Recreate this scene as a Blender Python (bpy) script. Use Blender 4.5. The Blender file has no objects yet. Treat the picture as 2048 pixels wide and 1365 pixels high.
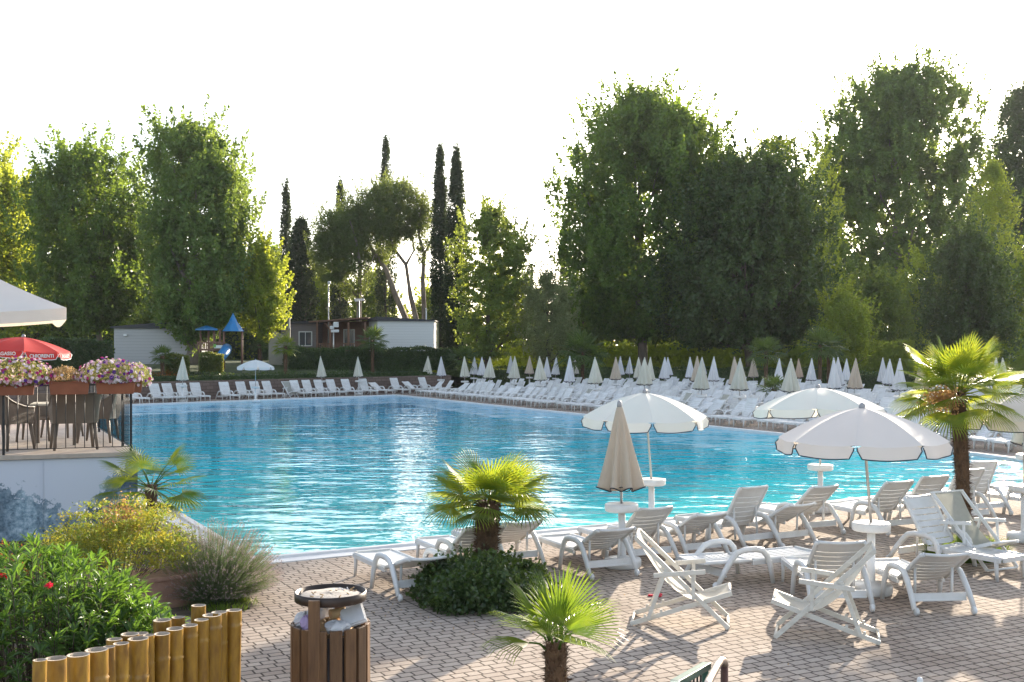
import bpy, bmesh, math, random
import numpy as np
from mathutils import Vector, Matrix
from mathutils.geometry import tessellate_polygon

# ------------------------------------------------------------------ camera, sky, sun, exposure
SC = bpy.context.scene
F, CX, HY, CH = 2304.0, 1024.0, 695.0, 3.13          # focal (px of the 2048 photo), centre x, horizon y, eye height
cam = bpy.data.cameras.new('camera'); camo = bpy.data.objects.new('camera', cam)
SC.collection.objects.link(camo); SC.camera = camo
camo.location = (0, 0, CH); camo.rotation_euler = (math.pi / 2, 0, 0)
cam.sensor_width = 36; cam.lens = F / 2048 * 36; cam.shift_y = (HY - 682.5) / 2048
cam.clip_start = 0.1; cam.clip_end = 3000
SUN_AZ, SUN_EL = math.radians(24.3), math.radians(15.2)      # azimuth to the right of the view direction
w = bpy.data.worlds.new('World'); SC.world = w; w.use_nodes = True
nt = w.node_tree; bg = nt.nodes['Background']
sky = nt.nodes.new('ShaderNodeTexSky'); sky.sky_type = 'NISHITA'; sky.sun_disc = False
sky.sun_elevation = SUN_EL; sky.sun_rotation = SUN_AZ; sky.air_density = 1.0; sky.dust_density = 2.2; sky.ozone_density = 2.0
sky.altitude = 100
hs = nt.nodes.new('ShaderNodeHueSaturation'); hs.inputs['Saturation'].default_value = .6
nt.links.new(sky.outputs[0], hs.inputs['Color']); nt.links.new(hs.outputs[0], bg.inputs[0]); bg.inputs[1].default_value = 0.14
sl = bpy.data.lights.new('sun', 'SUN'); slo = bpy.data.objects.new('sun', sl); SC.collection.objects.link(slo)
sl.energy = 4.0; sl.angle = math.radians(0.55); sl.color = (1.0, 0.86, 0.68)
sd = Vector((math.sin(SUN_AZ) * math.cos(SUN_EL), math.cos(SUN_AZ) * math.cos(SUN_EL), math.sin(SUN_EL)))
slo.rotation_euler = sd.to_track_quat('Z', 'Y').to_euler(); slo.location = (20, 40, 30)
SC.view_settings.view_transform = 'Standard'; SC.view_settings.look = 'None'
SC.view_settings.exposure = 1.6; SC.view_settings.gamma = 1
cy = SC.cycles
cy.use_denoising = True; cy.max_bounces = 7; cy.diffuse_bounces = 3; cy.glossy_bounces = 3
cy.transmission_bounces = 4; cy.transparent_max_bounces = 12; cy.volume_bounces = 0
cy.caustics_reflective = False; cy.caustics_refractive = False; cy.sample_clamp_indirect = 6

R = random.Random(7); NR = np.random.default_rng(7)
rad = math.radians
COL = SC.collection
def G(x, y, h=0.0):
    d = (CH - h) * F / (y - HY); return ((x - CX) * d / F, d)
def AT(x, d): return (x - CX) * d / F
def HT(y, d): return CH - (y - HY) * d / F

# ------------------------------------------------------------------ materials
def newmat(name):
    m = bpy.data.materials.new(name); m.use_nodes = True
    n = m.node_tree; b = n.nodes['Principled BSDF']; return m, n, b
def L(n, a, b): n.links.new(a, b)
def noise(n, scale, detail=3, coords='Object', vec=None, rough=.55):
    t = n.nodes.new('ShaderNodeTexNoise'); t.inputs['Scale'].default_value = scale; t.inputs['Detail'].default_value = detail
    t.inputs['Roughness'].default_value = rough
    if vec is None:
        tc = n.nodes.new('ShaderNodeTexCoord'); vec = tc.outputs[coords]
    L(n, vec, t.inputs['Vector']); return t
def ramp(n, fac, stops):
    r = n.nodes.new('ShaderNodeValToRGB'); L(n, fac, r.inputs[0])
    while len(r.color_ramp.elements) < len(stops): r.color_ramp.elements.new(.5)
    for e, (p, c) in zip(r.color_ramp.elements, stops):
        e.position = p; e.color = (*c, 1) if len(c) == 3 else c
    return r
def bump(n, h, strength, dist, bsdf):
    b = n.nodes.new('ShaderNodeBump'); b.inputs['Strength'].default_value = strength; b.inputs['Distance'].default_value = dist
    L(n, h, b.inputs['Height']); L(n, b.outputs[0], bsdf.inputs['Normal']); return b
def pmat(name, c1, c2=None, scale=4, rough=.5, bmp=0, bscale=60, metal=0, spec=.5, coords='Object', stretch=None, sss=0, trans=0, tcol=None, var=0):
    m, n, b = newmat(name)
    b.inputs['Roughness'].default_value = rough; b.inputs['Metallic'].default_value = metal
    b.inputs['Specular IOR Level'].default_value = spec
    tc = n.nodes.new('ShaderNodeTexCoord'); vec = tc.outputs[coords]
    if stretch:
        mp = n.nodes.new('ShaderNodeMapping'); mp.inputs['Scale'].default_value = stretch; L(n, vec, mp.inputs[0]); vec = mp.outputs[0]
    oi = n.nodes.new('ShaderNodeObjectInfo'); sc_ = n.nodes.new('ShaderNodeVectorMath'); sc_.operation = 'MULTIPLY_ADD'
    L(n, oi.outputs['Random'], sc_.inputs[0]); sc_.inputs[1].default_value = (13, 29, 7); L(n, vec, sc_.inputs[2]); vec = sc_.outputs[0]
    if c2 is None: c2 = tuple(x * .86 for x in c1)
    t = noise(n, scale, 5, vec=vec); r = ramp(n, t.outputs[0], [(.3, c2), (.7, c1)])
    if var:
        mr = n.nodes.new('ShaderNodeMapRange'); L(n, oi.outputs['Random'], mr.inputs[0]); mr.inputs[3].default_value = 1 - var; mr.inputs[4].default_value = 1.03
        hv = n.nodes.new('ShaderNodeHueSaturation'); L(n, mr.outputs[0], hv.inputs['Value']); L(n, r.outputs[0], hv.inputs['Color']); r = hv
    L(n, r.outputs[0], b.inputs['Base Color'])
    if bmp:
        t2 = noise(n, bscale, 3, vec=vec); bump(n, t2.outputs[0], bmp, .01, b)
    if trans:
        tl = n.nodes.new('ShaderNodeBsdfTranslucent')
        if tcol: tl.inputs[0].default_value = (*tcol, 1)
        else: L(n, r.outputs[0], tl.inputs[0])
        mx = n.nodes.new('ShaderNodeMixShader'); mx.inputs[0].default_value = trans
        L(n, b.outputs[0], mx.inputs[1]); L(n, tl.outputs[0], mx.inputs[2])
        L(n, mx.outputs[0], n.nodes['Material Output'].inputs[0])
    return m
def leafmat(name, c1, c2, t1, trans=.45, scale=.6, fine=6, rough=.45, spec=.4, t2=None):
    m, n, b = newmat(name)
    b.inputs['Roughness'].default_value = rough; b.inputs['Specular IOR Level'].default_value = spec
    a = noise(n, scale, 2); f = noise(n, fine, 2)
    mx = n.nodes.new('ShaderNodeMix'); mx.data_type = 'FLOAT'; mx.inputs[0].default_value = .55
    L(n, a.outputs[0], mx.inputs[2]); L(n, f.outputs[0], mx.inputs[3])
    r = ramp(n, mx.outputs[0], [(.36, c2), (.64, c1)]); L(n, r.outputs[0], b.inputs['Base Color'])
    if t2 is None: t2 = tuple(x * .6 for x in t1)
    r2 = ramp(n, mx.outputs[0], [(.36, t2), (.64, t1)])
    tl = n.nodes.new('ShaderNodeBsdfTranslucent'); L(n, r2.outputs[0], tl.inputs[0])
    ms = n.nodes.new('ShaderNodeMixShader'); ms.inputs[0].default_value = trans
    L(n, b.outputs[0], ms.inputs[1]); L(n, tl.outputs[0], ms.inputs[2]); L(n, ms.outputs[0], n.nodes['Material Output'].inputs[0])
    return m

M = {}
M['plastic'] = pmat('white_resin', (.81, .81, .80), (.71, .70, .67), 5, .34, .03, 30, spec=.5, trans=.06, var=.13)
M['plastic_far'] = M['plastic']
M['paint_white'] = pmat('white_paint', (.78, .78, .77), (.70, .70, .68), 5, .35)
M['sling_white'] = pmat('cream_sling_cloth', (.72, .69, .60), (.66, .62, .52), 8, .8, .15, 400, trans=.3)
M['sling_grey'] = pmat('grey_mesh_cloth', (.46, .46, .41), (.40, .40, .36), 8, .8, .15, 400, trans=.35)
M['wood_white'] = pmat('whitewashed_chair_wood', (.70, .67, .60), (.56, .52, .45), 5, .5, .2, 40, stretch=(1, 1, 4))
M['canvas'] = pmat('white_canvas', (.86, .85, .84), (.80, .79, .78), 2, .8, .05, 200, trans=.34, tcol=(.85, .72, .55))
M['canvas_cream'] = pmat('cream_canvas', (.74, .72, .61), (.66, .63, .52), 2, .85, .1, 200, trans=.15, var=.12)
M['canvas_pale'] = pmat('pale_canvas', (.77, .77, .77), (.70, .70, .71), 2, .85, .1, 200, trans=.15, var=.12)
M['canvas_peach'] = pmat('peach_canvas', (.62, .46, .34), (.54, .40, .30), 2, .85, .1, 200, trans=.15, var=.12)
M['canvas_beige'] = pmat('beige_canvas', (.62, .53, .42), (.55, .46, .36), 2, .85, .1, 200, trans=.18)
M['piping'] = pmat('dark_piping', (.02, .025, .04), None, 5, .6)
M['grey_cap'] = pmat('grey_plastic', (.35, .35, .36), None, 5, .4)
M['metal'] = pmat('pole_metal', (.62, .60, .58), (.5, .48, .46), 3, .3, metal=.7)
M['iron'] = pmat('dark_iron', (.025, .027, .03), (.015, .016, .018), 20, .45, metal=.3)
M['darkwood'] = pmat('stained_wood', (.20, .105, .045), (.11, .055, .025), 5, .55, .35, 50, stretch=(9, 9, .8), var=.3)
M['bamboo'] = pmat('bamboo_skin', (.44, .25, .03), (.20, .10, .018), 4, .38, .12, 40, stretch=(5, 5, 1.6), var=.35)
M['bamboo_old'] = pmat('bleached_bamboo', (.45, .38, .30), (.30, .24, .18), 12, .7, .3, 60)
M['bark'] = pmat('tree_bark', (.16, .125, .095), (.07, .055, .04), 4, .9, .8, 12, stretch=(1, 1, .35))
M['bark_pale'] = pmat('pale_bark', (.30, .25, .20), (.13, .10, .08), 2.5, .9, .8, 10, stretch=(1, 1, .4))
M['fibre'] = pmat('palm_fibre', (.15, .085, .045), (.05, .028, .015), 14, .95, .9, 40, stretch=(1, 1, .5))
M['leaf_plane'] = leafmat('plane_leaves', (.12, .20, .045), (.05, .10, .025), (.42, .58, .06), .42, .35, 5)
M['leaf_poplar'] = leafmat('poplar_leaves', (.13, .21, .055), (.06, .115, .03), (.44, .58, .08), .42, .4, 5)
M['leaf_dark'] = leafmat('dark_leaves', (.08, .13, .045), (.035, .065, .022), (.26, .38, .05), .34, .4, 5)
M['leaf_lit'] = leafmat('sunlit_leaves', (.18, .27, .04), (.09, .15, .02), (.80, .86, .08), .52, .4, 5)  # lightened leaf tone, with sunlight put into the colour
M['leaf_locust'] = leafmat('locust_leaves', (.14, .21, .055), (.07, .12, .03), (.60, .70, .09), .46, .5, 5)
M['leaf_glare'] = leafmat('glare_leaves', (.24, .28, .14), (.14, .18, .08), (.60, .62, .22), .45, .5, 5)  # pale leaf colour stands in for sun glare on the crown
M['leaf_cypress'] = leafmat('cypress_foliage', (.055, .085, .04), (.025, .042, .02), (.16, .22, .06), .22, .8, 7, rough=.8)
M['leaf_pine'] = leafmat('pine_needles', (.10, .16, .045), (.045, .08, .025), (.42, .50, .08), .36, .5, 6, rough=.6)
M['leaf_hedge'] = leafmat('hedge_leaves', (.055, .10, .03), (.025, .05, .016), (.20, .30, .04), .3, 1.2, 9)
M['leaf_hedge_lit'] = leafmat('sunlit_hedge_leaves', (.13, .17, .035), (.05, .08, .02), (.5, .5, .07), .4, 1.2, 9)  # hedge leaf colour lightened and yellowed as if sunlit
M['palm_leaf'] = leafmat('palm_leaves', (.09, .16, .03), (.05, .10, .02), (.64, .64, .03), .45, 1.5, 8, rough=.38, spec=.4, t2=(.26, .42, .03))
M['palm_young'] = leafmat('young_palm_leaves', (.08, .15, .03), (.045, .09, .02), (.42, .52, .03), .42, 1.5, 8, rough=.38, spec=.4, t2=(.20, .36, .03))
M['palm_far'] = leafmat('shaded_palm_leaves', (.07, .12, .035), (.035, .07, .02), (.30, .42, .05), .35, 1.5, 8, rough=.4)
M['oleander'] = leafmat('oleander_leaves', (.09, .17, .035), (.04, .09, .018), (.28, .50, .05), .38, 3, 20, rough=.3, spec=.6)
M['nandina'] = leafmat('nandina_leaves', (.30, .27, .04), (.07, .15, .025), (.66, .50, .05), .45, 3, 12, t2=(.26, .44, .05))
M['nandina_red'] = leafmat('red_nandina_leaves', (.30, .10, .03), (.16, .09, .02), (.85, .30, .06), .45, 5, 20)
M['seedhead'] = leafmat('dry_seedheads', (.50, .30, .13), (.34, .19, .08), (.85, .50, .20), .45, 5, 20)
M['lavender'] = leafmat('lavender_foliage', (.16, .21, .10), (.07, .10, .05), (.34, .42, .18), .35, 4, 25, rough=.8)
M['lavender_head'] = leafmat('lavender_heads', (.34, .26, .25), (.20, .15, .15), (.60, .48, .44), .4, 6, 30, rough=.9)
M['shrub'] = leafmat('shrub_leaves', (.05, .095, .028), (.022, .045, .014), (.24, .36, .04), .3, 4, 22, rough=.35, spec=.5)
M['grass'] = leafmat('grass_blades', (.09, .17, .03), (.05, .10, .02), (.40, .55, .05), .45, 5, 30)
M['petunia_leaf'] = leafmat('petunia_leaves', (.22, .24, .08), (.10, .14, .04), (.60, .58, .16), .45, 6, 25)
M['dry_leaf'] = leafmat('dry_plant_leaves', (.34, .22, .11), (.20, .14, .06), (.70, .48, .22), .45, 6, 25)
M['pet_pink'] = pmat('pink_petals', (.78, .52, .62), (.60, .28, .45), 20, .7, trans=.35)
M['pet_white'] = pmat('white_petals', (.85, .78, .80), (.80, .62, .72), 20, .7, trans=.35)
M['pet_purple'] = pmat('purple_petals', (.16, .05, .36), (.10, .02, .22), 20, .7, trans=.3)
M['pet_magenta'] = pmat('magenta_petals', (.48, .03, .18), (.30, .01, .10), 20, .7, trans=.3)
M['red_petal'] = pmat('red_petals', (.75, .02, .06), None, 20, .6, trans=.3)
M['terracotta'] = pmat('terracotta_plastic', (.33, .10, .045), (.24, .07, .03), 6, .6, .1, 30)
M['terracotta_old'] = pmat('weathered_terracotta', (.36, .21, .15), (.24, .14, .10), 8, .85, .4, 40)
M['wicker'] = pmat('taupe_resin', (.17, .13, .10), (.13, .10, .075), 5, .45, .6, 160, spec=.5)
M['red_canvas'] = pmat('red_canvas', (.60, .035, .03), (.50, .025, .022), 2, .7, trans=.25, tcol=(.8, .08, .04))
M['soil'] = pmat('planting_soil', (.10, .07, .045), (.05, .035, .022), 6, .95, .8, 30)
M['stonecap'] = pmat('terrace_edge_stone', (.50, .42, .35), (.40, .33, .27), 6, .8, .3, 40)
M['siding_dark'] = None

def brickmat(name, c1, c2, mortar, w_, h_, ms, rot=0, rough=.8, bm=.5, squash=1, sf=1, off=.5, stains=True):
    m, n, b = newmat(name); b.inputs['Roughness'].default_value = .92; b.inputs['Specular IOR Level'].default_value = .15
    tc = n.nodes.new('ShaderNodeTexCoord'); mp = n.nodes.new('ShaderNodeMapping'); mp.inputs['Rotation'].default_value = (0, 0, rot)
    L(n, tc.outputs['Object'], mp.inputs[0])
    # slight wobble so the joints are not ruler-straight
    wn = noise(n, 3.0, 2, vec=mp.outputs[0]); vm = n.nodes.new('ShaderNodeVectorMath'); vm.operation = 'MULTIPLY_ADD'
    vm.inputs[1].default_value = (.022, .022, 0); L(n, wn.outputs['Color'], vm.inputs[0]); L(n, mp.outputs[0], vm.inputs[2])
    br = n.nodes.new('ShaderNodeTexBrick'); L(n, vm.outputs[0], br.inputs['Vector'])
    br.offset = off; br.squash = squash; br.squash_frequency = sf
    br.inputs['Color1'].default_value = (*c1, 1); br.inputs['Color2'].default_value = (*c2, 1); br.inputs['Mortar'].default_value = (*mortar, 1)
    br.inputs['Scale'].default_value = 1; br.inputs['Mortar Size'].default_value = ms; br.inputs['Mortar Smooth'].default_value = .3
    br.inputs['Bias'].default_value = 0; br.inputs['Brick Width'].default_value = w_; br.inputs['Row Height'].default_value = h_
    col = br.outputs['Color']
    if stains:
        a = noise(n, .45, 6, vec=mp.outputs[0]); r = ramp(n, a.outputs[0], [(.36, (.70, .67, .66)), (.54, (1, 1, 1))])
        mx = n.nodes.new('ShaderNodeMix'); mx.data_type = 'RGBA'; mx.blend_type = 'MULTIPLY'; mx.inputs[0].default_value = 1
        L(n, col, mx.inputs[6]); L(n, r.outputs[0], mx.inputs[7]); col = mx.outputs[2]
        a = noise(n, 40, 3, vec=mp.outputs[0]); r = ramp(n, a.outputs[0], [(.3, (.86, .85, .84)), (.6, (1, 1, 1))])
        mx = n.nodes.new('ShaderNodeMix'); mx.data_type = 'RGBA'; mx.blend_type = 'MULTIPLY'; mx.inputs[0].default_value = 1
        L(n, col, mx.inputs[6]); L(n, r.outputs[0], mx.inputs[7]); col = mx.outputs[2]
    L(n, col, b.inputs['Base Color'])
    iv = n.nodes.new('ShaderNodeMath'); iv.operation = 'SUBTRACT'; iv.inputs[0].default_value = 1; L(n, br.outputs['Fac'], iv.inputs[1])
    bump(n, iv.outputs[0], bm, .008, b)
    return m
M['paving'] = brickmat('paving_bricks', (.50, .42, .35), (.42, .345, .285), (.10, .08, .065), .205, .13, .0115, rot=-rad(28), squash=.72, sf=2, off=.5)
M['blockwall'] = None

def blockmat():
    m, n, b = newmat('split_face_blocks'); b.inputs['Roughness'].default_value = .95
    tc = n.nodes.new('ShaderNodeTexCoord'); br = n.nodes.new('ShaderNodeTexBrick'); L(n, tc.outputs['UV'], br.inputs['Vector'])
    br.inputs['Color1'].default_value = (.20, .145, .12, 1); br.inputs['Color2'].default_value = (.15, .11, .09, 1); br.inputs['Mortar'].default_value = (.06, .045, .04, 1)
    br.inputs['Scale'].default_value = 1; br.inputs['Mortar Size'].default_value = .012; br.inputs['Brick Width'].default_value = .5; br.inputs['Row Height'].default_value = .2
    L(n, br.outputs[0], b.inputs['Base Color']); t = noise(n, 8, 6); bump(n, t.outputs[0], .8, .03, b); return m
M['blockwall'] = blockmat()

def sidingmat(name, c, pitch=.2):
    m, n, b = newmat(name); b.inputs['Roughness'].default_value = .6
    tc = n.nodes.new('ShaderNodeTexCoord'); sp = n.nodes.new('ShaderNodeSeparateXYZ'); L(n, tc.outputs['Object'], sp.inputs[0])
    d = n.nodes.new('ShaderNodeMath'); d.operation = 'DIVIDE'; L(n, sp.outputs[2], d.inputs[0]); d.inputs[1].default_value = pitch
    fr = n.nodes.new('ShaderNodeMath'); fr.operation = 'FRACT'; L(n, d.outputs[0], fr.inputs[0])
    r = ramp(n, fr.outputs[0], [(0, tuple(x * .55 for x in c)), (.09, c), (1, c)]); L(n, r.outputs[0], b.inputs['Base Color'])
    bump(n, fr.outputs[0], .5, .02, b); return m
M['siding_white'] = sidingmat('pale_lap_siding', (.66, .66, .64)); M['siding_grey'] = sidingmat('grey_lap_siding', (.46, .45, .44))
M['siding_mauve'] = sidingmat('mauve_lap_siding', (.20, .17, .17)); M['roofing'] = pmat('dark_roofing', (.05, .05, .055), None, 5, .7)
M['glass'] = pmat('window_glass', (.06, .07, .09), None, 2, .08, spec=.8)
M['porchwood'] = pmat('porch_wood', (.24, .13, .08), (.16, .08, .05), 5, .7, .3, 40, stretch=(6, 6, 1))
M['playblue'] = pmat('blue_play_plastic', (.03, .22, .48), (.02, .17, .40), 3, .4, spec=.5)
M['cream_wall'] = pmat('cream_panel', (.46, .43, .36), None, 3, .7)
M['sign'] = pmat('sign_board', (.75, .78, .72), None, 3, .6); M['sign_green'] = pmat('sign_green', (.18, .40, .08), None, 3, .6)
M['grasslawn'] = pmat('lawn_ground', (.075, .11, .03), (.05, .065, .025), 1.2, .95, .8, 20)
M['earth'] = pmat('bare_ground', (.15, .12, .08), (.06, .075, .03), .6, .95, .8, 12)
M['coping'] = pmat('white_coping', (.74, .73, .71), (.66, .65, .63), 3, .55, .1, 30)
M['liner'] = pmat('pool_liner', (.42, .80, .84), (.36, .74, .80), .5, .6)
M['trash_w'] = pmat('white_litter', (.75, .75, .76), (.66, .66, .68), 12, .5, trans=.2)
M['trash_p'] = pmat('lilac_litter', (.45, .34, .55), None, 12, .5); M['trash_b'] = pmat('cardboard', (.45, .29, .14), None, 12, .7)
M['sand'] = pmat('ash_sand', (.55, .50, .44), (.35, .31, .27), 40, .95, .5, 90)
M['brown_metal'] = pmat('brown_steel', (.05, .035, .028), (.035, .025, .02), 8, .45, metal=.4)
M['rust'] = pmat('rusted_rail', (.16, .075, .055), (.10, .045, .035), 20, .55, .3, 80, metal=.3)
M['green_metal'] = pmat('green_painted_steel', (.02, .10, .08), (.015, .075, .06), 8, .35, metal=.2)
M['steel_rail'] = pmat('brushed_rail', (.55, .46, .38), (.42, .35, .29), 8, .28, metal=.8)
M['deck'] = None
def deckmat():
    m, n, b = newmat('deck_boards'); b.inputs['Roughness'].default_value = .75
    tc = n.nodes.new('ShaderNodeTexCoord'); sp = n.nodes.new('ShaderNodeSeparateXYZ'); L(n, tc.outputs['Object'], sp.inputs[0])
    d = n.nodes.new('ShaderNodeMath'); d.operation = 'DIVIDE'; L(n, sp.outputs[1], d.inputs[0]); d.inputs[1].default_value = .14
    fr = n.nodes.new('ShaderNodeMath'); fr.operation = 'FRACT'; L(n, d.outputs[0], fr.inputs[0])
    t = noise(n, 4, 5); r0 = ramp(n, t.outputs[0], [(.3, (.42, .34, .27)), (.7, (.58, .50, .42))])
    r = ramp(n, fr.outputs[0], [(0, (.15, .12, .1)), (.05, (.15, .12, .1)), (.09, (1, 1, 1)), (1, (1, 1, 1))])
    mx = n.nodes.new('ShaderNodeMix'); mx.data_type = 'RGBA'; mx.blend_type = 'MULTIPLY'; mx.inputs[0].default_value = 1
    L(n, r0.outputs[0], mx.inputs[6]); L(n, r.outputs[0], mx.inputs[7]); L(n, mx.outputs[2], b.inputs['Base Color']); return m
M['deck'] = deckmat()
def muralmat():
    # a blue-grey rock and plant mural with its own painted outline
    m, n, b = newmat('painted_mural'); b.inputs['Roughness'].default_value = .6
    tc = n.nodes.new('ShaderNodeTexCoord'); sp = n.nodes.new('ShaderNodeSeparateXYZ'); L(n, tc.outputs['Object'], sp.inputs[0])
    t = noise(n, 1.1, 6, rough=.7); f = noise(n, 9, 6, rough=.75); v = n.nodes.new('ShaderNodeTexVoronoi'); v.inputs['Scale'].default_value = 2.2
    L(n, tc.outputs['Object'], v.inputs[0])
    # outline height = slope + noise
    def math_(op, a, bb=None, c=None):
        q = n.nodes.new('ShaderNodeMath'); q.operation = op
        for i, z in enumerate((a, bb, c)):
            if z is None: continue
            if isinstance(z, (int, float)): q.inputs[i].default_value = z
            else: L(n, z, q.inputs[i])
        return q.outputs[0]
    s1 = math_('ADD', math_('MULTIPLY_ADD', sp.outputs[0], -.38, .12), math_('MULTIPLY', math_('MAXIMUM', math_('ADD', sp.outputs[0], .85), 0), 1.5))     # wall runs along local -x
    s2 = math_('ADD', s1, math_('MULTIPLY', math_('SUBTRACT', t.outputs[0], .5), 1.7))
    s3 = math_('ADD', s2, math_('MULTIPLY', math_('SUBTRACT', f.outputs[0], .5), 1.1))
    mask = math_('GREATER_THAN', math_('SUBTRACT', s3, sp.outputs[2]), 0)
    rk = ramp(n, f.outputs[0], [(.30, (.035, .05, .07)), (.45, (.13, .20, .25)), (.60, (.30, .37, .42)), (.72, (.52, .56, .60))])
    big = noise(n, 1.6, 3); rv = ramp(n, big.outputs[0], [(.38, (.30, .36, .42)), (.50, (.9, .95, 1.0)), (.62, (1.5, 1.5, 1.5))])
    m1 = n.nodes.new('ShaderNodeMix'); m1.data_type = 'RGBA'; m1.blend_type = 'MULTIPLY'; m1.inputs[0].default_value = 1
    L(n, rk.outputs[0], m1.inputs[6]); L(n, rv.outputs[0], m1.inputs[7])
    m2 = n.nodes.new('ShaderNodeMix'); m2.data_type = 'RGBA'; L(n, mask, m2.inputs[0]); m2.inputs[6].default_value = (.60, .63, .70, 1); L(n, m1.outputs[2], m2.inputs[7])
    L(n, m2.outputs[2], b.inputs['Base Color']); return m
M['mural'] = muralmat()
def watermat():
    m, n, b = newmat('pool_water'); n.nodes.remove(b)
    gl = n.nodes.new('ShaderNodeBsdfGlossy'); gl.inputs['Roughness'].default_value = .0; gl.inputs['Color'].default_value = (1, 1, 1, 1)
    tr = n.nodes.new('ShaderNodeBsdfTransparent'); tr.inputs[0].default_value = (.38, .78, .90, 1)
    df = n.nodes.new('ShaderNodeBsdfDiffuse'); tcy = n.nodes.new('ShaderNodeTexCoord'); spy = n.nodes.new('ShaderNodeSeparateXYZ'); L(n, tcy.outputs['Object'], spy.inputs[0]); mr = n.nodes.new('ShaderNodeMapRange'); L(n, spy.outputs[1], mr.inputs[0]); mr.inputs[1].default_value = 16; mr.inputs[2].default_value = 58; rr_ = ramp(n, mr.outputs[0], [(0, (.20, .92, .90)), (.35, (.02, .70, .88)), (1, (.0, .50, .86))]); L(n, rr_.outputs[0], df.inputs[0])
    fr = n.nodes.new('ShaderNodeFresnel'); fr.inputs[0].default_value = 1.45
    tc = n.nodes.new('ShaderNodeTexCoord')
    mp = n.nodes.new('ShaderNodeMapping'); mp.inputs['Scale'].default_value = (.75, 1.25, 1); mp.inputs['Rotation'].default_value = (0, 0, .12)
    L(n, tc.outputs['Object'], mp.inputs[0])
    a = noise(n, 1.6, 3, vec=mp.outputs[0], rough=.5); c = noise(n, .5, 2, vec=mp.outputs[0])
    ad = n.nodes.new('ShaderNodeMath'); ad.operation = 'MULTIPLY_ADD'; L(n, c.outputs[0], ad.inputs[0]); ad.inputs[1].default_value = 1.9; L(n, a.outputs[0], ad.inputs[2])
    pn = noise(n, .12, 2); pr_ = ramp(n, pn.outputs[0], [(.35, (.55, .55, .55)), (.65, (1, 1, 1))]); am_ = n.nodes.new('ShaderNodeMath'); am_.operation = 'MULTIPLY'; L(n, ad.outputs[0], am_.inputs[0]); L(n, pr_.outputs[0], am_.inputs[1])
    bp = n.nodes.new('ShaderNodeBump'); bp.inputs['Strength'].default_value = 1; bp.inputs['Distance'].default_value = .068
    L(n, am_.outputs[0], bp.inputs['Height'])
    for z in (gl, fr): L(n, bp.outputs[0], z.inputs['Normal'])
    m0 = n.nodes.new('ShaderNodeMixShader'); m0.inputs[0].default_value = .85; L(n, tr.outputs[0], m0.inputs[1]); L(n, df.outputs[0], m0.inputs[2])
    m1 = n.nodes.new('ShaderNodeMixShader'); L(n, fr.outputs[0], m1.inputs[0]); L(n, m0.outputs[0], m1.inputs[1]); L(n, gl.outputs[0], m1.inputs[2])
    L(n, m1.outputs[0], n.nodes['Material Output'].inputs[0]); return m
M['water'] = watermat()

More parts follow.
